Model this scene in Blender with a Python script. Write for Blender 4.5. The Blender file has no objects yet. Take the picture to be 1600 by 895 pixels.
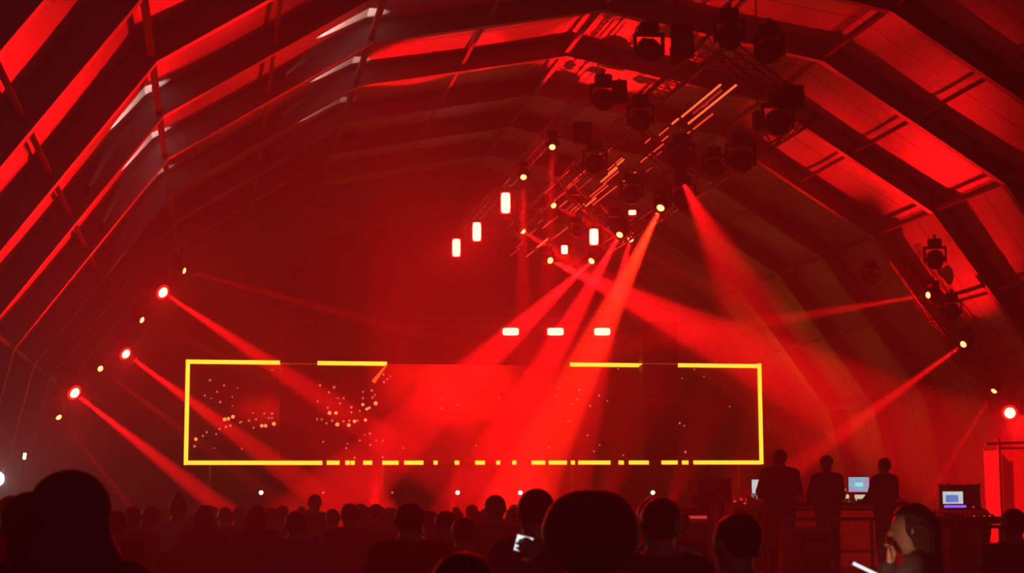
import bpy, math, random
import numpy as np
from mathutils import Vector, Matrix

random.seed(7)
rng = np.random.default_rng(7)
scene = bpy.context.scene
COL = scene.collection

# ------------------------------------------------------------------ camera
F_PX, YAW, PITCH, ROLL = 2700.0, 0.17129, 0.12686, 0.0035
CAM = Vector((0.0, 0.0, 1.75))
_d = Vector((math.sin(YAW) * math.cos(PITCH), math.cos(YAW) * math.cos(PITCH), math.sin(PITCH)))
_r0 = Vector((math.cos(YAW), -math.sin(YAW), 0))
_u0 = Vector((-math.sin(YAW) * math.sin(PITCH), -math.cos(YAW) * math.sin(PITCH), math.cos(PITCH)))
_r = _r0 * math.cos(ROLL) - _u0 * math.sin(ROLL)
_u = _r0 * math.sin(ROLL) + _u0 * math.cos(ROLL)
cam_data = bpy.data.cameras.new('camera')
cam_data.sensor_width = 36.0
cam_data.lens = F_PX / 1600 * 36
cam_data.clip_end = 400
cam_data.dof.use_dof = True
cam_data.dof.focus_distance = 60.0
cam_data.dof.aperture_fstop = 5.0
cam = bpy.data.objects.new('camera', cam_data)
COL.objects.link(cam)
cam.matrix_world = Matrix(((_r.x, _u.x, -_d.x, CAM.x), (_r.y, _u.y, -_d.y, CAM.y), (_r.z, _u.z, -_d.z, CAM.z), (0, 0, 0, 1)))
scene.camera = cam


def ray(x, y):
    return _d + _r * ((x - 800) / F_PX) + _u * ((447.5 - y) / F_PX)


def at(x, y, Y):
    """measured picture position at the distance Y along the tent -> place in the tent"""
    v = ray(x, y)
    return CAM + v * (Y / v.y)


# ------------------------------------------------------------------ view, world, haze
scene.view_settings.view_transform = 'Standard'
scene.view_settings.look = 'None'
scene.view_settings.gamma = 1.0
scene.view_settings.use_curve_mapping = False
scene.view_settings.exposure = 0.0
cy = scene.cycles
cy.use_denoising = True
cy.max_bounces = 4
cy.diffuse_bounces = 2
cy.glossy_bounces = 2
cy.transmission_bounces = 2
cy.volume_bounces = 0
cy.sample_clamp_indirect = 1.5
cy.use_light_tree = True

HAZE = 0.0085
world = bpy.data.worlds.new('night')
scene.world = world
world.use_nodes = True
wn = world.node_tree
wn.nodes['Background'].inputs['Color'].default_value = (0.0, 0.0, 0.0, 1)
wn.nodes['Background'].inputs['Strength'].default_value = 0.0
vs = wn.nodes.new('ShaderNodeVolumeScatter')
vs.inputs['Color'].default_value = (0.9, 0.9, 0.9, 1)
vs.inputs['Density'].default_value = HAZE
vs.inputs['Anisotropy'].default_value = 0.35
wn.links.new(vs.outputs['Volume'], wn.nodes['World Output'].inputs['Volume'])

RED = (1.0, 0.0035, 0.005)
KEY = 1.0


def spot(name, loc, target, power, angle, blend=0.4, color=RED, radius=0.08, parent=None):
    l = bpy.data.lights.new(name, 'SPOT')
    l.energy = power * KEY
    l.color = color
    l.spot_size = math.radians(angle)
    l.spot_blend = blend
    l.shadow_soft_size = radius
    o = bpy.data.objects.new(name, l)
    COL.objects.link(o)
    dirv = (Vector(target) - Vector(loc)).normalized()
    o.matrix_world = Matrix.Translation(loc) @ dirv.to_track_quat('-Z', 'Y').to_matrix().to_4x4()
    return o


# dim unseen fill light added behind the camera for the crowd's backs
hl = bpy.data.lights.new('house_lamp_light', 'POINT')
hl.energy = 210
hl.color = (1.0, 0.48, 0.95)
hl.shadow_soft_size = 0.6
hlo = bpy.data.objects.new('house_lamp_light', hl)
COL.objects.link(hlo)
hlo.location = (3.0, -9.0, 6.5)


# ------------------------------------------------------------------ materials
def principled(name, base, rough=0.6, metal=0.0, noise=0.0, scale=8.0, bump=0.0, emis=None, estr=0.0, detail=3.0):
    m = bpy.data.materials.new(name)
    m.use_nodes = True
    nt = m.node_tree
    b = nt.nodes['Principled BSDF']
    b.inputs['Base Color'].default_value = (*base, 1)
    b.inputs['Roughness'].default_value = rough
    b.inputs['Metallic'].default_value = metal
    if noise or bump:
        tc = nt.nodes.new('ShaderNodeTexCoord')
        nz = nt.nodes.new('ShaderNodeTexNoise')
        nz.inputs['Scale'].default_value = scale
        nz.inputs['Detail'].default_value = detail
        nt.links.new(tc.outputs['Object'], nz.inputs['Vector'])
        if noise:
            mx = nt.nodes.new('ShaderNodeMix')
            mx.data_type = 'RGBA'
            mx.inputs[6].default_value = (*[c * (1 - noise) for c in base], 1)
            mx.inputs[7].default_value = (*[min(1, c * (1 + noise)) for c in base], 1)
            nt.links.new(nz.outputs['Fac'], mx.inputs[0])
            nt.links.new(mx.outputs[2], b.inputs['Base Color'])
        if bump:
            bp = nt.nodes.new('ShaderNodeBump')
            bp.inputs['Strength'].default_value = bump
            bp.inputs['Distance'].default_value = 0.05
            nt.links.new(nz.outputs['Fac'], bp.inputs['Height'])
            nt.links.new(bp.outputs['Normal'], b.inputs['Normal'])
    if emis:
        b.inputs['Emission Color'].default_value = (*emis, 1)
        b.inputs['Emission Strength'].default_value = estr
    return m


def emit(name, color, strength):
    m = bpy.data.materials.new(name)
    m.use_nodes = True
    nt = m.node_tree
    nt.nodes.clear()
    o = nt.nodes.new('ShaderNodeOutputMaterial')
    e = nt.nodes.new('ShaderNodeEmission')
    e.inputs['Color'].default_value = (*color, 1)
    e.inputs['Strength'].default_value = strength
    nt.links.new(e.outputs[0], o.inputs['Surface'])
    m.cycles.emission_sampling = 'NONE'
    return m


M = {}
M['floor'] = principled('trampled_ground', (0.06, 0.05, 0.045), 0.9, noise=0.5, scale=2.0, bump=0.4)
M['alu'] = principled('aluminium_profile', (0.33, 0.31, 0.32), 0.45, 0.25, noise=0.15, scale=3)
M['purlin'] = principled('purlin_tube', (0.24, 0.21, 0.22), 0.5, 0.1, noise=0.1, scale=3)
M['truss'] = principled('truss_tube', (0.30, 0.28, 0.28), 0.35, 0.6, noise=0.1, scale=5)
M['black'] = principled('black_housing', (0.012, 0.011, 0.012), 0.5, noise=0.4, scale=20)
M['blackgloss'] = principled('black_gloss', (0.012, 0.012, 0.014), 0.25)
M['darkglass'] = principled('unlit_lens', (0.10, 0.05, 0.06), 0.12, noise=0.2, scale=30)
M['drape'] = principled('black_drape', (0.012, 0.011, 0.012), 0.9, noise=0.4, scale=3, bump=0.5)
M['backdrop'] = principled('grey_backdrop', (0.05, 0.045, 0.055), 0.8, noise=0.3, scale=0.6)
M['deck'] = principled('stage_deck', (0.03, 0.028, 0.028), 0.6, noise=0.3, scale=4)
M['case'] = principled('case_laminate', (0.02, 0.018, 0.02), 0.5, noise=0.3, scale=9)
M['caseedge'] = principled('case_aluminium_edge', (0.35, 0.32, 0.33), 0.4, 0.3, noise=0.1)
M['scrim'] = principled('scrim_cloth', (0.62, 0.5, 0.5), 0.85, noise=0.35, scale=3.5, bump=0.6)
_nt = M['scrim'].node_tree
_tr = _nt.nodes.new('ShaderNodeBsdfTranslucent'); _tr.inputs['Color'].default_value = (.75, .6, .6, 1)
_mx = _nt.nodes.new('ShaderNodeMixShader'); _mx.inputs[0].default_value = .6
_nt.links.new(_nt.nodes['Principled BSDF'].outputs[0], _mx.inputs[1]); _nt.links.new(_tr.outputs[0], _mx.inputs[2])
_nt.links.new(_mx.outputs[0], _nt.nodes['Material Output'].inputs['Surface'])
M['greybox'] = principled('grey_laminate', (0.45, 0.40, 0.36), 0.6, noise=0.15, scale=5)
M['skin'] = principled('skin', (0.32, 0.19, 0.13), 0.55, noise=0.15, scale=25)
M['skin_dark'] = principled('skin_deep', (0.10, 0.055, 0.04), 0.5, noise=0.15, scale=25)
M['hair_black'] = principled('hair_black', (0.008, 0.006, 0.006), 0.55, noise=0.5, scale=60, bump=0.6)
M['hair_brown'] = principled('hair_brown', (0.035, 0.018, 0.01), 0.55, noise=0.5, scale=60, bump=0.6)
M['hair_fair'] = principled('hair_fair', (0.22, 0.13, 0.06), 0.55, noise=0.4, scale=60, bump=0.6)
for n, c in (('cloth_black', (0.012, 0.011, 0.014)), ('cloth_charcoal', (0.04, 0.035, 0.045)), ('cloth_navy', (0.018, 0.02, 0.05)),
             ('cloth_plum', (0.06, 0.025, 0.06)), ('cloth_white', (0.55, 0.48, 0.55)), ('cloth_grey', (0.20, 0.17, 0.21)),
             ('cloth_olive', (0.05, 0.05, 0.025)), ('cloth_maroon', (0.10, 0.02, 0.03)), ('denim', (0.02, 0.025, 0.05))):
    M[n] = principled(n, c, 0.9, noise=0.3, scale=14, bump=0.35)
M['print'] = principled('faded_shirt_print', (0.30, 0.28, 0.22), 0.9, noise=0.4, scale=40)
M['beamlens'] = emit('beam_lens', (1.0, 0.30, 0.11), 4.8)
M['washlens'] = emit('wash_lens', (1.0, 0.17, 0.11), 12.0)
M['strobe'] = emit('strobe_panel', (1.0, 0.17, 0.11), 12.0)
M['red_rim'] = emit('red_reflector', (1.0, 0.012, 0.008), 1.5)  # red halo of the lit lamps, painted as a self-lit rim
M['border'] = emit('led_border', (1.0, 0.41, 0.025), 3.5)
M['tube_hot'] = emit('pixel_tube_hot', (1.0, 0.10, 0.03), 2.2)
M['tube_mid'] = emit('pixel_tube_mid', (1.0, 0.045, 0.02), 1.4)
M['tube_dim'] = emit('pixel_tube_dim', (1.0, 0.03, 0.03), 0.6)
M['white_lamp'] = emit('white_lamp', (1.0, 0.92, 0.75), 6.0)
M['white_hot'] = emit('white_hot', (1.0, 0.95, 0.8), 20.0)
M['phone_screen'] = emit('phone_screen', (0.85, 0.92, 0.95), 1.1)
M['violet'] = emit('violet_glow', (0.25, 0.12, 0.95), 1.2)
M['warm_display'] = emit('warm_display', (0.75, 0.70, 0.38), 0.9)
M['red_led'] = emit('red_led', (1.0, 0.05, 0.06), 0.6)
M['dot_hot'] = emit('particle_hot', (1.0, 0.38, 0.12), 1.5)
M['dot_pink'] = emit('particle_pink', (1.0, 0.20, 0.15), 0.8)
M['blue_led'] = emit('blue_led', (0.5, 0.3, 1.0), 1.5)

# tent membrane: white PVC with seams and faint weather stains
mm = principled('tent_membrane', (0.74, 0.70, 0.69), 0.42, noise=0.10, scale=0.7, bump=0.15)
nt = mm.node_tree
b = nt.nodes['Principled BSDF']
uv = nt.nodes.new('ShaderNodeUVMap'); uv.uv_map = 'UVMap'
sx = nt.nodes.new('ShaderNodeSeparateXYZ'); nt.links.new(uv.outputs[0], sx.inputs[0])
ma = nt.nodes.new('ShaderNodeMath'); ma.operation = 'SUBTRACT'; ma.inputs[1].default_value = 0.5
nt.links.new(sx.outputs[1], ma.inputs[0])
mb_ = nt.nodes.new('ShaderNodeMath'); mb_.operation = 'ABSOLUTE'; nt.links.new(ma.outputs[0], mb_.inputs[0])
mc = nt.nodes.new('ShaderNodeMath'); mc.operation = 'LESS_THAN'; mc.inputs[1].default_value = 0.010
nt.links.new(mb_.outputs[0], mc.inputs[0])
mx = nt.nodes.new('ShaderNodeMix'); mx.data_type = 'RGBA'
old = b.inputs['Base Color'].links[0].from_socket
nt.links.new(mc.outputs[0], mx.inputs[0]); nt.links.new(old, mx.inputs[6])
mx.inputs[7].default_value = (0.36, 0.33, 0.33, 1)
nt.links.new(mx.outputs[2], b.inputs['Base Color'])
M['membrane'] = mm


# ------------------------------------------------------------------ mesh helpers
class MB:
    def __init__(s):
        s.v, s.f, s.mi = [], [], []

    def add(s, vs, fs, mi=0):
        n = len(s.v)
        s.v += [tuple(p) for p in vs]
        s.f += [tuple(i + n for i in q) for q in fs]
        s.mi += [mi] * len(fs)
        return s

    def box(s, c, d, R=None, mi=0, bev=0.0):
        hx, hy, hz = d[0] / 2, d[1] / 2, d[2] / 2
        if bev <= 0:
            P = [Vector((x, y, z)) for z in (-hz, hz) for x, y in ((-hx, -hy), (hx, -hy), (hx, hy), (-hx, hy))]
            Fs = [(3, 2, 1, 0), (4, 5, 6, 7), (0, 1, 5, 4), (1, 2, 6, 5), (2, 3, 7, 6), (3, 0, 4, 7)]
        else:
            e = min(bev, hx * .9, hy * .9, hz * .9)
            P, Fs = [], []
            for z, k in ((-hz, e), (-hz + e, 0), (hz - e, 0), (hz, e)):
                a, bb = hx - k, hy - k
                P += [Vector(q) for q in ((-a + e, -bb, z), (a - e, -bb, z), (a, -bb + e, z), (a, bb - e, z),
                                          (a - e, bb, z), (-a + e, bb, z), (-a, bb - e, z), (-a, -bb + e, z))]
            for r in range(3):
                for i in range(8):
                    j = (i + 1) % 8
                    Fs.append((r * 8 + i, r * 8 + j, r * 8 + 8 + j, r * 8 + 8 + i))
            Fs += [tuple(range(7, -1, -1)), tuple(range(24, 32))]
        c = Vector(c)
        P = [(R @ p if R is not None else p) + c for p in P]
        return s.add(P, Fs, mi)

    def tube(s, a, b, r, n=6, r2=None, mi=0, caps=True):
        a, b = Vector(a), Vector(b)
        r2 = r if r2 is None else r2
        w = (b - a).normalized()
        t = Vector((0, 0, 1)) if abs(w.z) < .9 else Vector((1, 0, 0))
        p = w.cross(t).normalized(); q = w.cross(p)
        P = []
        for c, rr in ((a, r), (b, r2)):
            for i in range(n):
                g = 2 * math.pi * (i + .5) / n
                P.append(c + (p * math.cos(g) + q * math.sin(g)) * rr)
        Fs = [(i, n + i, n + (i + 1) % n, (i + 1) % n) for i in range(n)]
        if caps:
            Fs += [tuple(range(n)), tuple(range(2 * n - 1, n - 1, -1))]
        return s.add(P, Fs, mi)

    def lathe(s, prof, n=16, mi=0, sx=1.0, sy=1.0):
        """prof: list of (radius, z) about the local z axis"""
        P, Fs = [], []
        for r, z in prof:
            for i in range(n):
                g = 2 * math.pi * i / n
                P.append((r * math.cos(g) * sx, r * math.sin(g) * sy, z))
        for k in range(len(prof) - 1):
            for i in range(n):
                j = (i + 1) % n
                Fs.append((k * n + i, k * n + j, (k + 1) * n + j, (k + 1) * n + i))
        Fs += [tuple(range(n - 1, -1, -1)), tuple(range((len(prof) - 1) * n, len(prof) * n))]
        return s.add(P, Fs, mi)

    def mesh(s, name, mats=(), smooth=False):
        me = bpy.data.meshes.new(name)
        me.from_pydata(s.v, [], s.f)
        for m in mats:
            me.materials.append(m)
        if len(mats) > 1:
            me.polygons.foreach_set('material_index', s.mi)
        if smooth:
            me.polygons.foreach_set('use_smooth', [True] * len(me.polygons))
        me.update()
        return me

    def build(s, name, mat, parent=None, smooth=False):
        mats = mat if isinstance(mat, (list, tuple)) else [mat]
        return link(name, s.mesh(name, mats, smooth), parent)


def link(name, me, parent=None):
    o = bpy.data.objects.new(name, me)
    COL.objects.link(o)
    if parent is not None:
        o.parent = parent
    return o


def empty(name, loc=(0, 0, 0), parent=None):
    o = bpy.data.objects.new(name, None)
    COL.objects.link(o)
    o.location = loc
    if parent is not None:
        o.parent = parent
    return o


def tag(o, label=None, cat=None, group=None, kind=None):
    if label: o['label'] = label
    if cat: o['category'] = cat
    if group: o['group'] = group
    if kind: o['kind'] = kind
    return o


def copy_tree(o, parent=None):
    c = o.copy()
    COL.objects.link(c)
    c.parent = parent
    for ch in o.children:
        copy_tree(ch, c)
    return c


# ------------------------------------------------------------------ tent
CX, YA, BAY = 10.40, 45.41, 5.0
ZC = 1.75
half = [(0, 13.61 + ZC), (6.33, 12.43 + ZC), (11.67, 9.08 + ZC), (15.42, 4.03 + ZC), (16.75, 0.0)]
prof = [(-w, z) for w, z in reversed(half[1:])] + half          # left foot ... apex ... right foot
prof = [Vector((CX + w, 0, z)) for w, z in prof]
DEPTH = 0.60


def offset(i, d):
    a = prof[max(i - 1, 0)]; c = prof[min(i + 1, len(prof) - 1)]
    t = (c - a).normalized()
    n = Vector((-t.z, 0, t.x))
    return prof[i] + n * d


K0, K1 = -6, 9
floor = MB()
floor.box((CX, 40, -0.05), (60, 140, 0.1))
tag(floor.build('floor', M['floor']), 'dark trampled ground under the crowd', None, None, 'structure')

ceiling = tag(empty('ceiling'), 'pale fabric tent roof on dark polygonal aluminium arches, lit red', kind='structure')
wall_l = tag(empty('wall_left'), 'fabric side wall of the tent below the left eave', kind='structure')
wall_r = tag(empty('wall_right'), 'fabric side wall of the tent below the right eave', kind='structure')


def owner(i):
    return wall_l if i == 0 else wall_r if i == len(prof) - 2 else ceiling


# rafters: I profile, one mesh per facet shared by every arch
raf = []
for i in range(len(prof) - 1):
    a0, b0 = offset(i, 0.0), offset(i + 1, 0.0)
    a1, b1 = offset(i, DEPTH), offset(i + 1, DEPTH)
    m_ = MB()

    def slab(f0, f1, w):
        A0, A1 = a0.lerp(a1, f0), a0.lerp(a1, f1)
        B0, B1 = b0.lerp(b1, f0), b0.lerp(b1, f1)
        P = []
        for y in (-w / 2, w / 2):
            P += [p + Vector((0, y, 0)) for p in (A0, B0, B1, A1)]
        m_.add(P, [(0, 1, 2, 3), (7, 6, 5, 4), (0, 4, 5, 1), (1, 5, 6, 2), (2, 6, 7, 3), (3, 7, 4, 0)])
    slab(0, 0.09, 0.26); slab(0.09, 0.91, 0.10); slab(0.91, 1.0, 0.26)
    raf.append(m_.mesh('rafter', [M['alu']]))
for k in range(K0, K1 + 1):
    y = YA + BAY * k
    arch = empty('arch', (0, y, 0), ceiling)
    for i in range(1, len(prof) - 2):
        link('rafter', raf[i], arch)
    link('tent_leg', raf[0], wall_l).location.y = y
    link('tent_leg', raf[-1], wall_r).location.y = y

# purlins at the joints and half way up each facet
pm = []
for i in range(1, len(prof) - 1):
    pm.append((offset(i, 0.16), 0.07))
for i in range(1, len(prof) - 2):
    pm.append(((offset(i, 0.22) + offset(i + 1, 0.22)) / 2, 0.045))
pmesh = [MB().box((0, BAY / 2, 0), (r * 2, BAY - 0.1, r * 2)).mesh('purlin', [M['purlin']]) for r in (0.07, 0.045)]
for k in range(K0, K1):
    for p, r in pm:
        link('purlin', pmesh[0] if r > .06 else pmesh[1], ceiling).location = (p.x, YA + BAY * k, p.z)

# membrane panels, one per facet and bay, sagging slightly
for i in range(len(prof) - 1):
    a1, b1 = offset(i, DEPTH + .01), offset(i + 1, DEPTH + .01)
    N = 6
    vs_, fs_, uvs = [], [], []
    nrm = (offset(i, 1) - offset(i, 0)).normalized()
    for u in range(N + 1):
        for w in range(N + 1):
            fu, fw = u / N, w / N
            p = a1.lerp(b1, fu) + Vector((0, fw * BAY, 0)) - nrm * 0.10 * 16 * fu * (1 - fu) * fw * (1 - fw)
            vs_.append(tuple(p)); uvs.append((fu, fw))
    for u in range(N):
        for w in range(N):
            q = u * (N + 1) + w
            fs_.append((q, q + 1, q + N + 2, q + N + 1))
    me = bpy.data.meshes.new('roof_panel')
    me.from_pydata(vs_, [], fs_)
    ul = me.uv_layers.new(name='UVMap')
    for l in me.loops:
        ul.data[l.index].uv = uvs[l.vertex_index]
    me.materials.append(M['membrane'])
    me.polygons.foreach_set('use_smooth', [True] * len(me.polygons))
    ow = owner(i)
    for k in range(K0, K1):
        link('wall_panel' if ow is not ceiling else 'roof_panel', me, ow).location.y = YA + BAY * k

# gable wall behind the stage: cloth panels between posts
wall_b = tag(empty('wall_back'), 'dark gable wall behind the stage', kind='structure')
yb = YA + BAY * K1 + .2
outline = [offset(i, DEPTH) for i in range(len(prof))]


def roof_z(x):
    for a, c in zip(outline[:-1], outline[1:]):
        if a.x <= x <= c.x:
            return a.z + (c.z - a.z) * (x - a.x) / (c.x - a.x)
    return 0.0


xs = sorted(set([round(o.x, 3) for o in outline] + [CX + d for d in (-14, -9, -3, 3, 9, 14)]))
for a, c in zip(xs[:-1], xs[1:]):
    za, zc = roof_z(a + 1e-3), roof_z(c - 1e-3)
    P = [(a, yb, 0), (c, yb, 0), (c, yb, zc), (a, yb, za), (a, yb + .05, 0), (c, yb + .05, 0), (c, yb + .05, zc), (a, yb + .05, za)]
    MB().add(P, [(0, 1, 2, 3), (7, 6, 5, 4), (0, 4, 5, 1), (1, 5, 6, 2), (2, 6, 7, 3), (3, 7, 4, 0)]).build('wall_panel', M['drape'], wall_b)


# ------------------------------------------------------------------ trusses
def truss(name, label, a, b, size=0.42, sec=2.5, group=None, roll=0.0, parent=None):
    a, b = Vector(a), Vector(b)
    L = (b - a).length
    w = (b - a).normalized()
    root = empty(name, a, parent)
    tag(root, label, 'truss', group)
    up = Vector((0, 0, 1)) if abs(w.z) < .95 else Vector((0, 1, 0))
    p = w.cross(up).normalized(); q = p.cross(w).normalized()
    if roll:
        R = Matrix.Rotation(roll, 3, w); p = R @ p; q = R @ q
    Mx = Matrix((p, q, w)).transposed()
    n = max(1, round(L / sec)); sl = L / n
    h = size / 2
    cor = [(-h, -h), (h, -h), (h, h), (-h, h)]
    lat = MB()
    nb = max(2, round(sl / (size * 1.1)))
    for f in range(4):
        c0, c1 = cor[f], cor[(f + 1) % 4]
        for j in range(nb):
            z0, z1 = sl * j / nb, sl * (j + 1) / nb
            s0, s1 = (c0, c1) if (j + f) % 2 == 0 else (c1, c0)
            lat.tube((s0[0], s0[1], z0), (s1[0], s1[1], z1), size * .035, 5, caps=False)
        lat.tube((c0[0], c0[1], 0.02), (c1[0], c1[1], 0.02), size * .04, 5, caps=False)
    lm = lat.mesh('lattice', [M['truss']])
    cm = MB().tube((0, 0, 0), (0, 0, sl), size * .065, 8).mesh('chord', [M['truss']], True)
    for s in range(n):
        sec_o = link('truss_section', lm, root)
        sec_o.matrix_local = Matrix.Translation(w * sl * s) @ Mx.to_4x4()
        for c in cor:
            ch = link('chord', cm, sec_o)
            ch.location = (c[0], c[1], 0)
    return root


# tilted lighting rig hung under the ridge, running towards the stage
Y_N, Y_F = 37.0, 63.5
pL = at(1118, 66, Y_N); pR = at(1258, 178, Y_N)
railL0, railL1 = Vector((pL.x, Y_N, pL.z)), Vector((pL.x, Y_F, pL.z))
railR0, railR1 = Vector((pR.x, Y_N, pR.z)), Vector((pR.x, Y_F, pR.z))
tilt = math.atan2(pL.z - pR.z, pR.x - pL.x)
truss('lighting_truss', 'long upper truss rail of the tilted rig, running to the stage on the ridge side', railL0, railL1, .42, 2.4, 'truss frame of the tilted lighting rig', tilt)
truss('lighting_truss', 'long lower truss rail of the tilted rig, running to the stage on the right side', railR0, railR1, .42, 2.4, 'truss frame of the tilted lighting rig', tilt)
dRL = (railR0 - railL0).normalized()
for yy, txt in ((Y_N, 'short sloping cross truss closing the near end of the tilted rig'), (Y_N + 8.8, 'short sloping cross truss in the middle of the tilted rig, nearer one'),
                (Y_N + 17.6, 'short sloping cross truss in the middle of the tilted rig, farther one'), (Y_F, 'short sloping cross truss closing the stage end of the tilted rig')):
    o = Vector((0, yy - Y_N, 0))
    truss('lighting_truss', txt, railL0 + o + dRL * .24, railR0 + o - dRL * .24, .42, 1.3, 'truss frame of the tilted lighting rig', 0)

# hoist chains carrying the rig
roofz = lambda x: roof_z(x) - DEPTH - .05
for j, (yy, rl, where) in enumerate(((YA - 5, railL0, 'upper rail, nearest to the audience'), (YA + 10, railL0, 'upper rail, near the stage'), (YA - 5, railR0, 'lower rail, nearest to the audience'), (YA + 10, railR0, 'lower rail, near the stage'))):
    h = empty('chain_hoist', (rl.x, yy, rl.z + .25)); tag(h, 'black chain hoist holding the ' + where, 'hoist', 'chain hoists above the rig')
    MB().box((0, 0, .35), (.26, .30, .5), bev=.04).build('motor_body', M['black'], h)
    MB().tube((0, 0, .6), (0, 0, roofz(rl.x) - rl.z - .25), .018, 6).build('chain', M['truss'], h)
    MB().tube((0, 0, .1), (0, 0, -.02), .03, 6).build('hook', M['truss'], h)

# rig line on the ridge side that carries the strobes and two beam heads
pS = at(790, 317, 58.4)
sl0, sl1 = Vector((pS.x + .05, 46.0, pS.z + .75)), Vector((pS.x + .05, 71.0, pS.z + .75))
truss('lighting_truss', 'thin truss line along the ridge above the upright strobes', sl0, sl1, .30, 2.5)

# slanted side trusses that follow the lower roof slope
YL, YR = 55.0, 54.0
tl0, tl1 = at(70, 672, YL), at(312, 398, YL)
tr0, tr1 = at(1440, 418, YR), at(1588, 640, YR)
offl = Vector((-.05, 1.0, .2)); offr = Vector((-.25, 1.0, .0))
truss('lighting_truss', 'slanted truss along the left roof slope carrying seven lit lamps', tl0 + offl, tl1 + offl, .34, 2.0)
truss('lighting_truss', 'slanted truss along the right roof slope carrying lit lamps', tr0 + offr, tr1 + offr, .34, 2.0)


# ------------------------------------------------------------------ moving heads and strobes
def make_moving_head():
    root = empty('moving_head')
    MB().box((0, 0, .02), (.36, .36, .20), bev=.03).build('base', M['black'], root)
    yk = MB()
    yk.box((0, 0, -.105), (.60, .22, .05), bev=.015)
    for s in (-1, 1):
        yk.box((s * .275, 0, -.31), (.05, .20, .42), bev=.02)
    yk.build('yoke', M['black'], root)
    hd = MB()
    hd.lathe([(.12, -.30), (.19, -.27), (.235, -.14), (.245, 0.0), (.235, .12), (.215, .235), (.185, .25)], 10)
    head = hd.build('head', M['black'], root)
    head.location = (0, 0, -.42)
    for s in (-1, 1):
        MB().tube((s * .23, 0, 0), (s * .26, 0, 0), .06, 8).build('pivot', M['black'], head)
    ln = MB().lathe([(.135, .245), (.135, .262), (.115, .295), (.07, .322), (.0001, .334)], 16).build('lens', M['darkglass'], head, True)
    MB().lathe([(.20, .243), (.195, .262), (.135, .262), (.135, .25)], 16).build('rim', M['black'], head)
    cl = MB()
    cl.tube((0, 0, .12), (0, 0, .2), .03, 6)
    cl.box((0, 0, .21), (.09, .07, .06))
    cl.build('clamp', M['truss'], root)
    return root


mh_proto = make_moving_head()
mh_used = False


def lens_pick(root):
    for c in root.children_recursive:
        if c.name.startswith('lens'):
            return c


def moving_head(label, lens_pos, aim, lit=None, scale=1.0, group=None, on_floor=False):
    """lens at lens_pos, beam towards aim"""
    global mh_used
    o = mh_proto if not mh_used else copy_tree(mh_proto)
    mh_used = True
    lens_pos = Vector(lens_pos)
    d = (Vector(aim) - lens_pos).normalized()
    hc = lens_pos - d * .27 * scale
    pan = math.atan2(d.y, d.x) - math.pi / 2       # head's plane of tilt holds local y
    o.location = hc + Vector((0, 0, (-.42 if on_floor else .42) * scale))
    o.rotation_euler = (math.pi if on_floor else 0, 0, pan)
    o.scale = (scale,) * 3
    el = math.asin(max(-1, min(1, d.z)))
    for c in o.children:
        if c.name.startswith('head'):
            c.rotation_euler = ((math.pi / 2 + el) if on_floor else -(math.pi / 2 - el), 0, 0)
    tag(o, label, 'stage light', group)
    ln = lens_pick(o)
    ln.material_slots[0].link = 'OBJECT'
    ln.material_slots[0].material = M[lit or 'darkglass']
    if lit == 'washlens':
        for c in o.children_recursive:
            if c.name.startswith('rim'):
                c.material_slots[0].link = 'OBJECT'; c.material_slots[0].material = M['red_rim']  # rim glows by itself to imitate the halo around large lamps
    return o, d


def clear_of_rails(x, y, Y, aim, sc):
    """slide a lamp along its line of sight until it hangs beside the rail instead of inside it"""
    for st in range(0, 60):
        for sg in ((1, -1) if st else (1,)):
            Yt_ = Y + sg * st * .1
            p = at(x, y, Yt_)
            d = (Vector(aim) - p).normalized()
            hc = p - d * .27 * sc
            ok = True
            for rl, sz, ya, yb_ in ((railL0, .42, Y_N, Y_F), (railR0, .42, Y_N, Y_F), (sl0, .30, 46.0, 71.0)):
                if ya - .3 < hc.y < yb_ + .3 and abs(hc.x - rl.x) < sz / 2 + .36 * sc and hc.z - .34 * sc < rl.z + sz / 2 and hc.z + .70 * sc > rl.z - sz / 2:
                    ok = False
            if ok: return p
    return at(x, y, Y)


def beam(label, x, y, Y, tx, ty, tY, power, angle, lit='beamlens', scale=.8, group=None, blend=.35, color=RED):
    t = at(tx, ty, tY)
    p = clear_of_rails(x, y, Y, t, scale)
    o, d = moving_head(label, p, t, lit, scale, group)
    spot('beam_light', p + d * (.08 * scale + .04), t, power, angle, blend, color, .06)
    if lit == 'washlens':
        tc_ = (CAM - p).normalized()
        spot('spill_light', p + tc_ * .22, CAM + Vector((0, 0, -1)), HP, 9, .9, RED, .14)
    return p, d


HP = 9e3         # spill of the large lamps towards the crowd
GL = 'lamps on the left slanted truss'
GR = 'lamps on the right slanted truss'
GC = 'lit beam heads on the tilted rig'
BP = 1.8e5        # reference power of a narrow beam
beam('small lit beam head at the top of the left slanted truss', 288, 423, YL, 650, 520, 53, BP * 1.2, 3.2, group=GL, scale=.75)
beam('large glowing wash head, uppermost large lamp on the left slanted truss', 255, 457, YL, 500, 620, 50, BP * 2.2, 5.5, 'washlens', 1.25, GL)
beam('small lit beam head between the two upper large lamps of the left truss', 222, 500, YL, 420, 588, 53, BP * .5, 3.0, group=GL, scale=.75)
beam('large glowing wash head, middle large lamp on the left slanted truss', 197, 553, YL, 420, 716, 51, BP * 2.0, 6.0, 'washlens', 1.1, GL)
beam('small lit beam head between the two lower large lamps of the left truss', 157, 576, YL, 280, 668, 52, BP * .5, 3.0, group=GL, scale=.72)
beam('large glowing wash head, lowest large lamp on the left slanted truss', 117, 614, YL, 270, 734, 52, BP * 2.2, 5.5, 'washlens', 1.25, GL)
beam('small lit beam head at the foot of the left slanted truss', 92, 652, YL, 195, 780, 53, BP * .7, 2.6, group=GL, scale=.72)

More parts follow.
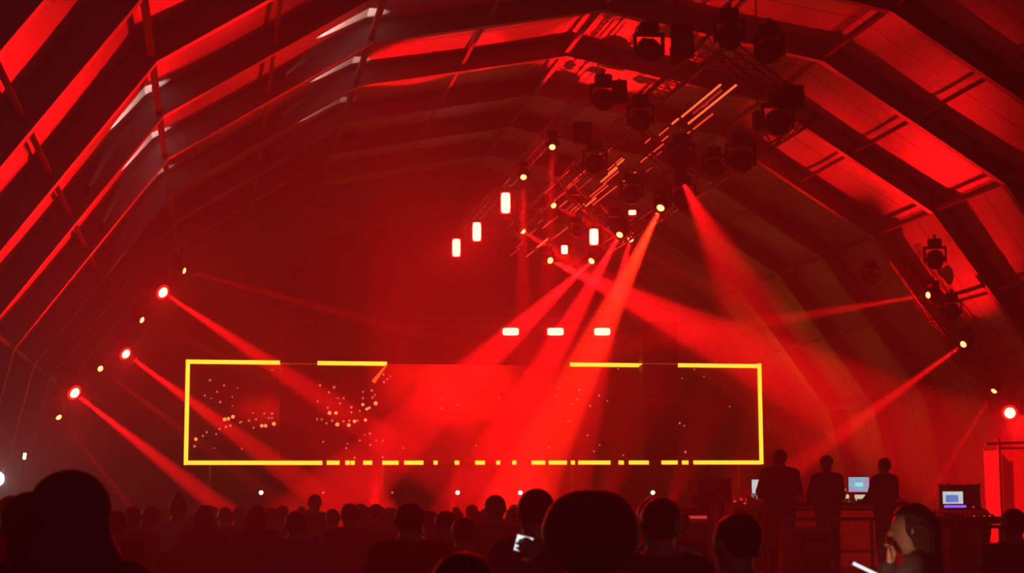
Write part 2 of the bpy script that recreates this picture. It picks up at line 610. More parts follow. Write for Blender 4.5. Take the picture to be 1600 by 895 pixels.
beam('lit beam head on the right slanted truss throwing a nearly level beam', 1450, 461, YR, 1140, 512, 52, BP * 1.5, 4.2, scale=.85, group=GR)
beam('lit beam head on the right slanted truss throwing a beam down at the control platform', 1505, 538, YR, 1262, 716, 50, BP * 1.8, 4.2, scale=.85, group=GR)
beam('small lit beam head low on the right truss above the red cloth tower', 1553, 611, 53.0, 1460, 762, 52, BP * .8, 4.0, scale=.75, group=GR)
beam('large glowing wash head at the foot of the right slanted truss', 1578, 645, 52.5, 1420, 800, 20, 2e3, 40, 'washlens', 1.3, GR, 1.0)

CB = BP * 2.0
beam('lit beam head under the lower rail with a hot orange beam', 1032, 325, 47.6, 842, 716, 41, CB * 1.9, 8, scale=.85, group=GC, color=(1.0, .014, .004))
beam('lit beam head left of the hot orange beam, beam crossing to the screen', 968, 367, 52, 770, 720, 45, CB * 1.3, 7.5, scale=.8, group=GC)
beam('lit beam head beside the one right of it under the lower rail, weak beam', 985, 374, 54, 900, 700, 46, CB * .8, 6.0, scale=.8, group=GC)
beam('lowest lit beam head right of centre, beam falling to the left', 924, 408, 57.5, 610, 700, 50, CB * 1.4, 9, scale=.85, group=GC)
beam('lowest lit beam head left of centre, beam falling to the right', 860, 407, 58, 1150, 545, 48, CB * 1.1, 8.5, scale=.85, group=GC)
beam('lit beam head on the upper rail, nearer of two pointing right', 865, 321, 56.5, 985, 380, 51, CB * .3, 4.0, scale=.75, group=GC)
beam('lit beam head on the upper rail, farther of two pointing right', 817, 361, 61.5, 960, 450, 53, CB * .4, 5.0, scale=.8, group=GC)
beam('lit beam head near the upright strobes pointing straight down', 818, 277, 54, 816, 520, 47, CB * .4, 4.5, scale=.75, group=GC)
beam('uppermost lit beam head left of the rig pointing straight down', 863, 230, 49.4, 858, 420, 44, CB * .25, 4.0, scale=.7, group=GC)
beam('beam head under the lower rail lighting the haze to its right', 1066, 283, 44.5, 1165, 470, 41, CB * .16, 20, lit=None, scale=.6, group=GC, blend=.8)

# unlit heads hanging from the rig: (x, y, Y, aim picture point, label)
GD = 'unlit dark heads on the tilted rig'
ZF = 20.0
for x, y, Y, ax, ay, sc, lb in (
        (1018, 80, 39.5, 1500, 260, 1.25, 'dark unlit head on the upper rail, standing out against the bright roof panel'),
        (945, 158, 44.0, 1300, 420, 1.25, 'dark unlit head on the upper rail below the brightest roof panel'),
        (1000, 190, 41.5, 700, 500, 1.15, 'dark unlit head under the upper rail, beside the first pixel tubes'),
        (928, 258, 48.5, 600, 560, 1.2, 'dark unlit head under the upper rail, left of the pixel tubes'),
        (1140, 62, 36.0, 1150, 330, 1.2, 'dark unlit head at the near upper corner of the tilted rig'),
        (1196, 84, 36.0, 300, 560, 1.15, 'dark unlit head hanging over the near sloping cross truss'),
        (1218, 193, 36.3, 1500, 330, 1.25, 'dark unlit head facing the crowd at the near lower corner of the rig'),
        (1160, 253, 40.5, 1480, 420, 1.25, 'dark unlit head facing the crowd, second along the lower rail'),
        (1116, 264, 41.5, 1100, 470, 1.0, 'dark unlit head facing the crowd, third along the lower rail'),
        (1062, 250, 43.0, 300, 600, 1.2, 'dark unlit head tilted to the left on the lower rail'),
        (1068, 313, 46.0, 1400, 480, 1.25, 'dark unlit head right of the hot orange beam'),
        (985, 306, 48.5, 300, 700, 1.15, 'dark unlit head left of the hot orange beam'),
        (960, 352, 52.5, 950, 560, 1.0, 'dark unlit head above the pair of lit beam heads'),
        (902, 362, 54.5, 890, 560, .9, 'dark unlit head at the stage end of the lower rail')):
    moving_head(lb, clear_of_rails(x, y, Y, at(ax, ay, ZF), sc), at(ax, ay, ZF), None, sc, GD)
for x, y, Y, ax, ay, sc, lb in (
        (1461, 410, 51.5, 1440, 700, 1.2, 'dark unlit head high on the right slope, in front of the red roof panel'),
        (1361, 437, 56.0, 1350, 700, 1.1, 'dark unlit head high on the right slope, left of the level beam'),
        (1487, 490, 52.0, 1470, 700, 1.1, 'dark unlit head between the two lit heads of the right truss')):
    moving_head(lb, at(x, y, Y), at(ax, ay, 40), None, sc, 'unlit dark heads on the right slope')


def make_strobe():
    root = empty('strobe_light')
    MB().box((0, .12, 0), (.46, .20, .86), bev=.03).build('housing', M['black'], root)
    br = MB()
    for s in (-1, 1):
        br.box((0, .12, s * .47), (.10, .08, .05))
    br.build('bracket', M['truss'], root)
    MB().box((0, .015, 0), (.35, .02, .72), bev=.05).build('reflector', M['red_rim'], root)  # added plate, self-lit on lit strobes in place of their red halo
    P = []
    for yy in (-.025, .025):
        for i in range(24):
            g = 2 * math.pi * (i + .5) / 24
            ex = 5.0
            cx_, sx_ = math.cos(g), math.sin(g)
            P.append((.15 * math.copysign(abs(cx_) ** (2 / ex), cx_), yy, .33 * math.copysign(abs(sx_) ** (2 / ex), sx_)))
    MB().add(P, [tuple(range(24)), tuple(range(47, 23, -1))] + [(i, 24 + i, 24 + (i + 1) % 24, (i + 1) % 24) for i in range(24)]).build('diffuser', M['strobe'], root)
    return root


st_proto = make_strobe()
st_used = False


def strobe(label, x, y, Y, w, h, lit=True, power=0, aim=None, roll=0.0, group=None, hang=.9, angle=150):
    global st_used
    o = st_proto if not st_used else copy_tree(st_proto)
    st_used = True
    p = at(x, y, Y)
    o.location = p
    o.scale = (w / .30, 1, h / .66)
    yw = math.atan2(p.x, p.y)
    o.rotation_euler = (0, 0, -yw)
    for c in o.children:
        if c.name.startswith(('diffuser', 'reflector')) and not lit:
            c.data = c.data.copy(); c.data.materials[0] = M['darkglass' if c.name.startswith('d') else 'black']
    tag(o, label, 'strobe', group)
    if power:
        spot('strobe_lamp', p + (CAM - p).normalized() * .12, CAM + Vector((0, 0, -1)), power, 9, .9, RED, .2)
    return o


SP = 7e3
GS = 'upright strobes along the ridge'
strobe('upright lit strobe panel, nearest and highest of the three by the ridge', 790, 317, 58.4, .32, .72, True, SP * 2, (6, 20, 9), group=GS)
strobe('upright lit strobe panel, middle of the three by the ridge', 745, 362, 64.5, .32, .72, True, SP * 2, (4, 20, 9), group=GS)
strobe('upright lit strobe panel, farthest and lowest of the three by the ridge', 713, 387, 68.5, .32, .72, True, SP * 2, (4, 20, 9), group=GS)
GS2 = 'strobes under the lower rail'
strobe('lit strobe partly hidden behind rig parts right of the centre', 928, 370, 53.5, .28, .52, True, SP * 1.2, (14, 20, 6), group=GS2)
strobe('small lit strobe half hidden behind rig parts left of the hidden larger one', 882, 390, 57, .22, .30, True, SP * .6, (12, 20, 6), group=GS2)
strobe('small lit strobe glinting below the dark head left of the orange beam', 988, 332, 49.5, .22, .14, True, 0, (12, 20, 6), group=GS2)
GS3 = 'level strobes in a row above the screen'
for x, lb, ax in ((798, 'leftmost', 6), (868, 'middle', 10), (941, 'rightmost', 15)):
    strobe(f'level lit strobe bar above the screen, {lb} of three in a row', x, 518, 72.2, .69, .32, True, SP * 2.5, (ax, 30, 13), group=GS3)
# unlit strobe boxes on the rig
for x, y, Y, w, h, lb in ((1066, 62, 36.6, .34, .60, 'dark box strobe at the near upper corner of the rig'), (968, 142, 42.2, .26, .46, 'dark box strobe beside the upper rail below the bright roof'),
                          (910, 206, 46.4, .34, .46, 'dark box strobe on the upper rail, farther along'), (1238, 150, 36.2, .34, .40, 'dark box strobe at the near lower corner of the rig')):
    strobe(lb, x, y, Y, w, h, False, group='unlit box strobes on the rig')

# truss that carries the row of level strobes
s3a, s3b = at(640, 503, 72.6), at(1110, 505, 72.6)
truss('lighting_truss', 'level truss above the screen carrying three strobe bars', s3a, s3b, .34, 2.2)

# ------------------------------------------------------------------ pixel tubes between the rails of the rig
nrm = (railR0 - railL0).cross(Vector((0, 1, 0))).normalized()


def rigpt(x, y):
    v = ray(x, y)
    t = nrm.dot(railL0 - CAM) / nrm.dot(v)
    return CAM + v * t


tubes = [((1065, 182), (1126, 133), 2), ((1075, 192), (1151, 134), 2), ((1084, 178), (1127, 141), 0), ((1050, 193), (1060, 186), 2), ((1030, 211), (1044, 200), 1),
         ((1084, 202), (1113, 178), 1), ((1068, 213), (1078, 206), 1), ((1046, 230), (1062, 217), 1), ((1000, 252), (1038, 226), 1), ((1034, 220), (1044, 213), 1),
         ((1008, 223), (1016, 217), 1), ((964, 257), (975, 250), 2), ((962, 254), (972, 247), 1), ((950, 270), (964, 262), 2), ((950, 265), (960, 257), 1), ((939, 284), (964, 263), 2),
         ((944, 287), (966, 268), 1), ((925, 310), (950, 290), 1), ((922, 307), (946, 287), 1), ((928, 321), (962, 290), 1), ((971, 286), (980, 280), 2), ((984, 276), (993, 270), 2),
         ((884, 293), (914, 268), 1), ((902, 297), (925, 279), 0), ((912, 262), (918, 257), 0), ((926, 250), (940, 240), 0), ((946, 240), (956, 232), 1), ((962, 226), (980, 212), 0),
         ((1056, 228), (1066, 220), 0), ((1010, 268), (1018, 262), 0), ((821, 400), (857, 376), 1), ((836, 387), (857, 374), 2), ((840, 332), (850, 323), 0), ((875, 323), (886, 314), 1),
         ((884, 330), (896, 318), 0), ((862, 346), (872, 338), 0), ((849, 356), (860, 346), 1), ((826, 368), (838, 358), 0), ((868, 371), (886, 355), 1), ((861, 375), (870, 367), 0),
         ((893, 330), (904, 319), 1), ((914, 324), (930, 309), 2), ((899, 331), (912, 318), 1), ((806, 388), (820, 376), 0), ((797, 400), (812, 388), 0), ((841, 349), (848, 343), 0), ((1098, 168), (1106, 161), 0), ((1022, 246), (1034, 237), 0)]
tube_cache = {}
ORD = ['', 'first', 'second', 'third', 'fourth', 'fifth', 'sixth', 'seventh', 'eighth', 'ninth', 'tenth', 'eleventh', 'twelfth', 'thirteenth', 'fourteenth', 'fifteenth', 'sixteenth']
TM = ['tube_dim', 'tube_mid', 'tube_hot']
order = sorted(range(len(tubes)), key=lambda i: rigpt(*tubes[i][1]).y)
for n_, i in enumerate(order):
    (x0, y0), (x1, y1), lv = tubes[i]
    a, c = rigpt(x0, y0), rigpt(x1, y1)
    xm, zm = (a.x + c.x) / 2, (a.z + c.z) / 2
    L = max(.35, abs(a.y - c.y)); yc = (a.y + c.y) / 2
    o = empty('pixel_tube', (xm, yc, zm))
    bright = ['dim', 'half-bright', 'bright'][lv]
    ln = 'long' if L > 3 else 'short' if L < 1.2 else 'middling'
    tube_cache[(ln, bright)] = tube_cache.get((ln, bright), 0) + 1
    tag(o, f'{ln} {bright} red light tube in the tilted rig, {ORD[tube_cache[(ln, bright)]]} such from the near end', 'light tube', 'red light tubes between the rails of the tilted rig')
    r = .028 if lv == 2 else .022
    MB().tube((0, -L / 2, 0), (0, L / 2, 0), r, 8).build('light_tube', M[TM[lv]], o, True)
    MB().box((0, 0, .045), (.03, L + .08, .035)).build('carrier', M['black'], o)

# ------------------------------------------------------------------ stage, screen, speakers
YS = 73.2
DECK = 2.1
sx0, sx1 = at(270, 780, 70).x - 2, at(1210, 780, 70).x + 1.5
stage = empty('stage', ((sx0 + sx1) / 2, 76, 0)); tag(stage, 'wide black stage deck below the screen', 'stage')
MB().box((0, 0, DECK - .1), (sx1 - sx0, 13, .2), bev=.02).build('deck', M['deck'], stage)
nsk = 12
for i in range(nsk):
    wdt = (sx1 - sx0) / nsk
    MB().box((-(sx1 - sx0) / 2 + wdt * (i + .5), -6.42, (DECK - .2) / 2), (wdt - .03, .05, DECK - .2)).build('skirt_panel', M['drape'], stage)
for i in range(10):
    for yy in (-5.5, 5.5):
        xx = -(sx1 - sx0) / 2 + 1 + (sx1 - sx0 - 2) * i / 9
        MB().tube((xx, yy, 0), (xx, yy, DECK - .2), .05, 8).build('leg', M['truss'], stage)

# screen
s00, s11 = at(290, 723, YS), at(1190, 571, YS)
SW, SH = s11.x - s00.x, at(290, 565, YS).z - s00.z
scr = empty('led_screen', (s00.x, YS, s00.z)); tag(scr, 'wide dark stage screen framed by a broken glowing yellow line', 'screen')
mscr = bpy.data.materials.new('screen_picture'); mscr.use_nodes = True
nt = mscr.node_tree; nt.nodes.clear()
out = nt.nodes.new('ShaderNodeOutputMaterial')
add = nt.nodes.new('ShaderNodeAddShader')
bs = nt.nodes.new('ShaderNodeBsdfPrincipled'); bs.inputs['Base Color'].default_value = (.03, .028, .03, 1); bs.inputs['Roughness'].default_value = .6
em = nt.nodes.new('ShaderNodeEmission'); em.inputs['Color'].default_value = (1, .006, .003, 1)
tc = nt.nodes.new('ShaderNodeTexCoord')
nz = nt.nodes.new('ShaderNodeTexNoise'); nz.inputs['Scale'].default_value = .55; nz.inputs['Detail'].default_value = 3
nt.links.new(tc.outputs['Object'], nz.inputs['Vector'])


def blob(cx_, cz_, rx, rz, pw):
    mp = nt.nodes.new('ShaderNodeMapping')
    mp.inputs['Location'].default_value = (-cx_ / rx, 0, -cz_ / rz)
    mp.inputs['Scale'].default_value = (1 / rx, 0, 1 / rz)
    nt.links.new(tc.outputs['Object'], mp.inputs['Vector'])
    le = nt.nodes.new('ShaderNodeVectorMath'); le.operation = 'LENGTH'
    nt.links.new(mp.outputs[0], le.inputs[0])
    mr = nt.nodes.new('ShaderNodeMapRange'); mr.interpolation_type = 'SMOOTHSTEP'
    mr.inputs[1].default_value = 1.0; mr.inputs[2].default_value = 0.15; mr.inputs[3].default_value = 0; mr.inputs[4].default_value = pw
    nt.links.new(le.outputs['Value'], mr.inputs[0])
    return mr.outputs[0]


def spx(x, y):
    p = at(x, y, YS)
    return p.x - s00.x, p.z - s00.z


acc = None
for x, y, rx, rz, pw in ((715, 590, 4.2, 2.4, 1.6), (560, 640, 3.2, 1.6, .10), (410, 640, 1.6, .9, .5), (760, 670, 4.4, 2.4, .55), (880, 640, 4.0, 3.0, .12)):
    bx, bz = spx(x, y)
    s_ = blob(bx, bz, rx, rz, pw)
    if acc is None: acc = s_
    else:
        ad = nt.nodes.new('ShaderNodeMath'); ad.operation = 'ADD'
        nt.links.new(acc, ad.inputs[0]); nt.links.new(s_, ad.inputs[1]); acc = ad.outputs[0]
mr = nt.nodes.new('ShaderNodeMapRange'); mr.inputs[1].default_value = .3; mr.inputs[2].default_value = .65; mr.inputs[3].default_value = .45; mr.inputs[4].default_value = 1.1
nt.links.new(nz.outputs['Fac'], mr.inputs[0])
mu = nt.nodes.new('ShaderNodeMath'); mu.operation = 'MULTIPLY'
nt.links.new(acc, mu.inputs[0]); nt.links.new(mr.outputs[0], mu.inputs[1])
m2 = nt.nodes.new('ShaderNodeMath'); m2.operation = 'MULTIPLY'; m2.inputs[1].default_value = 1.3
nt.links.new(mu.outputs[0], m2.inputs[0])
nt.links.new(m2.outputs[0], em.inputs['Strength'])
nt.links.new(bs.outputs[0], add.inputs[0]); nt.links.new(em.outputs[0], add.inputs[1]); nt.links.new(add.outputs[0], out.inputs['Surface'])
M['screen'] = mscr

MB().box((SW / 2, .16, SH / 2), (SW + .1, .26, SH + .1)).build('cabinet', M['black'], scr)
MB().box((SW / 2, .02, SH / 2), (SW, .03, SH)).build('picture_surface', M['screen'], scr)
for xx in (1.0, SW * .33, SW * .66, SW - 1.0):
    MB().tube((xx, .5, -.1), (xx, .5, DECK - s00.z), .07, 8).build('support_post', M['truss'], scr)
    MB().tube((xx, .5, -.05), (xx, .3, SH * .5), .05, 8).build('brace', M['truss'], scr)
TH = .17


def strip(xa, ya, xb, yb):
    p0, p1 = spx(xa, ya), spx(xb, yb)
    vert = abs(p1[1] - p0[1]) > 1
    wx, wz = abs(p1[0] - p0[0]) + .03, abs(p1[1] - p0[1]) + (TH if vert else 0)
    MB().box(((p0[0] + p1[0]) / 2, -.02, (p0[1] + p1[1]) / 2), (max(wx, TH), .03, max(wz, TH))).build('light_line', M['border'], scr)


strip(292, 565, 292, 723); strip(1188, 571, 1188, 722)
for a, c in ((292, 604), (891, 999), (999, 1188)):
    strip(a, 565.5 + (a - 290) * .0067, c, 565.5 + (c - 290) * .0067)
for a, c in ((292, 503), (511, 530), (540, 546), (549, 553), (568, 581), (598, 622), (632, 661), (679, 682), (711, 717), (743, 757), (777, 780), (801, 806), (831, 851), (858, 885),
             (894, 896), (904, 953), (967, 974), (983, 1013), (1034, 1058), (1066, 1075), (1084, 1188)):
    strip(a, 723 - (a - 290) * .0007, c, 723 - (c - 290) * .0007)

# bright particles drifting in the screen picture
hot = [(351, 655, 3.2), (357, 654, 3), (364, 651, 3.2), (306, 686, 3), (409, 665, 3), (415, 665, 3), (428, 662, 3.4), (515, 645, 3.2), (525, 645, 3), (527, 663, 3.6), (545, 664, 3.2), (554, 658, 3),
       (573, 639, 2.6), (577, 637, 2.4), (587, 630, 3.6), (567, 632, 2.8), (571, 656, 2.8), (494, 655, 2.6)]
pink = [(328, 594, 2.2), (350, 602, 1.8), (339, 612, 1.8), (320, 618, 1.8), (344, 628, 2.2), (371, 606, 1.3), (363, 620, 1.4), (330, 622, 1.2), (363, 634, 1.3), (304, 697, 2.6), (317, 681, 2), (323, 675, 2), (338, 678, 1.8),
        (343, 670, 2), (353, 667, 2.2), (360, 665, 2.2), (375, 660, 2), (377, 659, 2), (389, 657, 2.2), (395, 645, 1.4), (400, 655, 2), (396, 668, 1.8), (413, 646, 1.8), (425, 646, 2.4), (425, 653, 1.8), (420, 653, 1.8),
        (458, 669, 2), (471, 680, 1.8), (505, 690, 1.8), (522, 605, 2.6), (500, 602, 2.2), (514, 613, 2), (496, 627, 2), (537, 622, 2), (531, 630, 1.8), (512, 637, 1.8), (528, 622, 1.5), (549, 636, 2.4), (549, 644, 2), (562, 642, 1.8),
        (503, 655, 2), (510, 661, 2), (519, 657, 2.2), (537, 658, 2), (546, 657, 2), (559, 657, 2), (567, 622, 2), (567, 612, 1.8), (581, 610, 2.4), (582, 621, 2.2), (586, 617, 1.8), (599, 585, 2), (600, 597, 2.2), (605, 592, 1.8),
        (610, 588, 1.4), (578, 677, 2), (562, 688, 1.8), (541, 700, 1.6), (543, 693, 1.4), (579, 695, 1.8), (570, 679, 1.4), (554, 715, 2), (598, 714, 1.8), (598, 688, 1.4), (588, 688, 1.4), (335, 700, 1.3), (378, 701, 1.3),
        (425, 578, 1.3), (690, 638, 1.8), (692, 624, 1.3), (715, 632, 1.6), (780, 621, 1.4), (744, 696, 1.5), (858, 699, 1.6), (902, 624, 1.8), (905, 609, 1.8), (922, 634, 1.9), (936, 618, 1.9), (949, 626, 1.5), (894, 631, 1.5),
        (918, 680, 1.8), (888, 658, 1.6), (928, 705, 1.6), (937, 695, 1.6), (1005, 672, 1.7), (974, 711, 1.6), (966, 576, 1.6), (1062, 661, 2.2), (1069, 665, 1.6), (1071, 706, 2.4), (1085, 577, 1.6), (1066, 591, 1.4), (1100, 588, 1.3),
        (1140, 635, 1.4), (1037, 679, 1.2), (872, 605, 1.3), (870, 620, 1.2), (630, 700, 1.4)]
for nm, lst, mat in (('hot_particles', hot, 'dot_hot'), ('pink_particles', pink, 'dot_pink')):
    d_ = MB()
    for x, y, r in lst:
        px_, pz_ = spx(x, y)
        rr = r * .9 * YS / F_PX
        P = [(px_ + rr * math.cos(g), -.004, pz_ + rr * math.sin(g)) for g in [2 * math.pi * i / 10 for i in range(10)]]
        P += [(p[0], .012, p[2]) for p in P]
        d_.add(P, [tuple(range(10)), tuple(range(19, 9, -1))] + [(i, 10 + i, 10 + (i + 1) % 10, (i + 1) % 10) for i in range(10)])
    o = d_.build(nm, M[mat], scr); o['kind'] = 'stuff'
fl = MB()
a_, b_ = spx(604, 570), spx(583, 597)
fl.tube((a_[0], -.02, a_[1]), (b_[0], -.02, b_[1]), .03, 8, r2=.10)
fl.build('orange_streak', emit('orange_streak', (1, .10, .01), 1.6), scr)

# dark upper backdrop
b0, b1 = at(500, 458, 84), at(1120, 318, 84)
bd = empty('backdrop', ((b0.x + b1.x) / 2, 84, b0.z)); tag(bd, 'dark grey hanging cloth high behind the rig', 'backdrop')
w_, h_ = b1.x - b0.x, b1.z - b0.z
cl = MB(); NN = 48
P = []
for i in range(NN + 1):
    xx = -w_ / 2 + w_ * i / NN; yy = .06 * math.sin(i * 1.9)
    P += [(xx, yy, 0), (xx, yy, h_), (xx, yy + .02, 0), (xx, yy + .02, h_)]
Fs = []
for i in range(NN):
    q = i * 4
    Fs += [(q, q + 4, q + 5, q + 1), (q + 2, q + 3, q + 7, q + 6)]
cl.add(P, Fs).build('cloth', M['backdrop'], bd)
MB().tube((-w_ / 2, 0, h_ + .03), (w_ / 2, 0, h_ + .03), .05, 8).build('batten', M['truss'], bd)

# hanging line arrays in front of the screen
for x0, x1, lb in ((436, 493, 'black hanging column of loudspeakers in front of the left part of the screen'), (1001, 1059, 'black hanging column of loudspeakers in front of the right part of the screen')):
    Yp = 71.6
    p0 = at((x0 + x1) / 2, 716, Yp); ptop = at((x0 + x1) / 2, 505, Yp)
    wd = (x1 - x0) / F_PX * Yp
    la = empty('line_array', (p0.x, Yp, p0.z)); tag(la, lb, 'loudspeaker', 'loudspeaker columns')
    n = 13; hh = (ptop.z - p0.z) / n
    cm = MB()
    P = [(-wd / 2, -.45, -hh * .498), (wd / 2, -.45, -hh * .498), (wd / 2, .25, -hh * .36), (-wd / 2, .25, -hh * .36), (-wd / 2, -.45, hh * .498), (wd / 2, -.45, hh * .498), (wd / 2, .25, hh * .36), (-wd / 2, .25, hh * .36)]
    cm.add(P, [(3, 2, 1, 0), (4, 5, 6, 7), (0, 1, 5, 4), (1, 2, 6, 5), (2, 3, 7, 6), (3, 0, 4, 7)])
    me = cm.mesh('speaker_cabinet', [M['black']])
    gm = MB().box((0, -.46, 0), (wd * .96, .03, hh * .86), bev=.01).mesh('grille', [M['blackgloss']])
    for i in range(n):
        cab = link('speaker_cabinet', me, la)
        cab.location = (0, .012 * (n - i) ** 1.6 * .2, hh * (i + .5))
        cab.rotation_euler = (math.radians(max(0, (7 - i)) * 1.2), 0, 0)
        link('grille', gm, cab)
    MB().box((0, 0, hh * n + .1), (wd * .8, .5, .12)).build('flying_frame', M['truss'], la)
    for s in (-1, 1):
        MB().tube((s * wd * .3, 0, hh * n + .15), (s * wd * .3, 0, roof_z(p0.x) - .12 - p0.z), .03, 6).build('chain', M['truss'], la)

# row of small lamps along the front of the stage
names7 = ['leftmost bright lamp of the row on the stage edge', 'faint lamp on the stage edge, second from the left', 'faint lamp on the stage edge, third from the left', 'bright lamp on the stage edge left of the middle',
          'bright lamp on the stage edge at the middle of the row', 'unlit lamp on the stage edge, second from the right', 'rightmost bright lamp of the row on the stage edge']
for i, (x, lv) in enumerate(((408, 2), (505, 1), (613, 1), (715, 2), (813, 2), (918, 0), (1020, 2))):
    p = at(x, 769.5, 70.2)
    o = empty('stage_lamp', (p.x, 70.2, DECK)); tag(o, names7[i], 'stage lamp', 'lamps in a row on the stage edge')
    zc = p.z - DECK
    MB().tube((0, 0, zc), (0, .26, zc), .10, 12).build('can', M['black'], o)
    st = MB(); st.box((0, .1, .02), (.26, .2, .04)); st.box((-.12, .1, zc / 2), (.02, .05, zc)); st.box((.12, .1, zc / 2), (.02, .05, zc))
    st.build('floor_stand', M['black'], o)
    mat = ['darkglass', 'dot_pink', 'white_lamp'][lv]
    MB().tube((0, -.02, zc), (0, .01, zc), .085 if lv == 2 else .05, 12).build('lens', M[mat], o)

# floor heads on the stage that paint the roof: (deck x, target x, y, Y, power, angle, blend, label)
WP = 1.5e4
GF = 'floor heads on the stage lighting the roof'
for k_, (fx, tx, ty, tY, pw, an, bl, lb) in enumerate((
        (870, 200, 70, 30, 3.4, 20, .9, 'right of the middle, lighting the nearest left slope'),
        (640, 110, 330, 42, 2.2, 20, .9, 'behind the red cloud, lighting the lower left slope'),
        (900, 390, 130, 44, 1.2, 18, 1.0, 'right of the middle, lighting the left roof slope'),
        (580, 668, 90, 50.5, 3.2, 13, .4, 'below the second screen part, drawing a bright stripe on the roof'),
        (700, 825, 62, 49, 2.0, 9, .5, 'at the middle, drawing a bright stripe beside the ridge'),
        (805, 965, 70, 51, 5.0, 17, .5, 'right of the middle, lighting the roof beyond the ridge'),
        (930, 1190, 40, 43, .9, 18, .8, 'left of the right loudspeaker column, lighting the roof above'),
        (1030, 1270, 240, 53, 1.0, 20, .9, 'below the right loudspeaker column, lighting the right slope'),
        (1110, 1400, 230, 48, .7, 22, .9, 'second from the right end, lighting the right slope'),
        (1170, 1440, 420, 53, 1.2, 22, .9, 'at the right end, lighting the lower right slope'))):
    yf = 65.0
    p = at(fx, 776, yf); t = at(tx, ty, tY)
    src = Vector((p.x, yf, .85))
    o, d = moving_head('floor head ' + lb, src, t, None, .8, GF, True)
    o.location.z = .24 * .8
    spot('roof_light', src + d * .1, t, WP * pw, an, bl, RED, .08)

# white lamps added for the pale patches, grazing the membrane along the rafters
for fi, tx, ty, tY, pw, an, fd, lb in ((1, 226, 145, 39.6, 1.0, 17, -1, 'near the pale patch at the nearest left bend'), (1, 237, 222, 44.5, .9, 16, -1, 'near the pale patch at the second left bend'),
                                       (1, 246, 272, 49.5, .35, 16, -1, 'near the pale patch at the third left bend'), (2, 545, 32, 44.2, 1.1, 18, -1, 'by the nearest pale streak left of the ridge'),
                                       (2, 528, 98, 49.2, .6, 17, -1, 'by the middle pale streak left of the ridge'), (2, 505, 178, 54.2, .22, 17, -1, 'by the farthest pale streak left of the ridge')):
    t = at(tx, ty, tY)
    fdir = (prof[fi + 1] - prof[fi]).normalized() * fd
    inw = Vector((fdir.z, 0, -fdir.x)) * (1 if Vector((fdir.z, 0, -fdir.x)).z < 0 else -1)
    # push the target out on to the membrane, then step back along the slope
    a_ = offset(fi, DEPTH); b_ = offset(fi + 1, DEPTH)
    f_ = max(.05, min(.95, (t.x - a_.x) / (b_.x - a_.x)))
    m_ = a_.lerp(b_, f_); m_.y = tY
    p = m_ + fdir * 2.4 + inw * .62 + Vector((0, -1.0, 0))
    moving_head('small lamp under the roof ' + lb, p, m_, None, .26, 'small lamps under the roof')
    dd = (m_ - p).normalized()
    spot('white_light', p + dd * .05, m_, 1300 * pw, an * .9, .5, (1.0, .62, .52), .02)

# work lamp at the left edge
p = at(-4, 748, 30)
wl = empty('work_lamp', (p.x, 30, 0)); tag(wl, 'white glaring lamp on a stand at the left edge of the crowd', 'lamp')
MB().tube((0, .05, 0.02), (0, .05, p.z - .15), .03, 8).build('pole', M['truss'], wl)
for g in range(3):
    a = g * 2.1
    MB().tube((0, .05, .35), (.45 * math.cos(a), .05 + .45 * math.sin(a), 0.02), .018, 6).build('leg', M['truss'], wl)
hb = MB(); hb.lathe([(.08, .0), (.13, .10), (.16, .22), (.16, .24)], 14)
hb_o = hb.build('lamp_head', M['black'], wl); hb_o.location = (0, .16, p.z); hb_o.rotation_euler = (math.pi / 2, 0, 0)
MB().tube((0, -.095, p.z), (0, -.07, p.z), .12, 14).build('lens', M['white_hot'], wl)
spot('work_lamp_light', Vector((p.x, 29.85, p.z)), Vector((0.6, 0, 2.2)), 260, 60, .8, (1, .8, .7), .1)
p = at(38, 712, 33)
fs = empty('light_stand', (p.x - .05, 33, 0)); tag(fs, 'thin pole with a small glinting white tip at the left edge', 'pole')
MB().tube((-.12, 0, 0), (.05, 0, p.z - .05), .018, 8).build('pole', M['purlin'], fs)
MB().tube((.05, 0, p.z - .06), (.06, 0, p.z + .05), .028, 8).build('tip', M['white_lamp'], fs)  # self-lit tip stands in for the highlight on the pole
for g in range(3):
    a = g * 2.1
    MB().tube((-.10, 0, .3), (-.12 + .4 * math.cos(a), .4 * math.sin(a), 0.02), .015, 6).build('leg', M['truss'], fs)

# ------------------------------------------------------------------ control platform on the right
RZ = .78
rx0, rx1, ry0, ry1 = 7.05, 12.9, 20.9, 26.8
pf = empty('control_platform', ((rx0 + rx1) / 2, (ry0 + ry1) / 2, 0)); tag(pf, 'raised black platform of the technicians on the right', 'platform')
MB().box((0, 0, RZ - .06), (rx1 - rx0, ry1 - ry0, .12)).build('deck', M['deck'], pf)
for i in range(5):
    w = (rx1 - rx0) / 5
    MB().box((-(rx1 - rx0) / 2 + w * (i + .5), -(ry1 - ry0) / 2 + .03, (RZ - .12) / 2), (w - .02, .04, RZ - .12)).build('skirt_panel', M['drape'], pf)
MB().box((0, (ry1 - ry0) / 2 - .05, (RZ - .12) / 2), (rx1 - rx0 - .05, .04, RZ - .12)).build('back_skirt', M['drape'], pf)
rail = empty('guard_rail', ((rx0 + rx1) / 2, ry0 + .12, RZ)); tag(rail, 'dark steel guard rail along the front of the control platform', 'railing')
zr = at(1250, 811, ry0 + .12).z - RZ
hw = (rx1 - rx0) / 2 - .05
MB().tube((-hw, 0, zr), (hw, 0, zr), .024, 8).build('top_rail', M['truss'], rail)
MB().tube((-hw, 0, zr * .5), (hw, 0, zr * .5), .018, 8).build('middle_rail', M['truss'], rail)
for i in range(6):
    xx = -hw + 2 * hw * i / 5
    MB().tube((xx, 0, 0.0), (xx, 0, zr), .022, 8).build('post', M['truss'], rail)

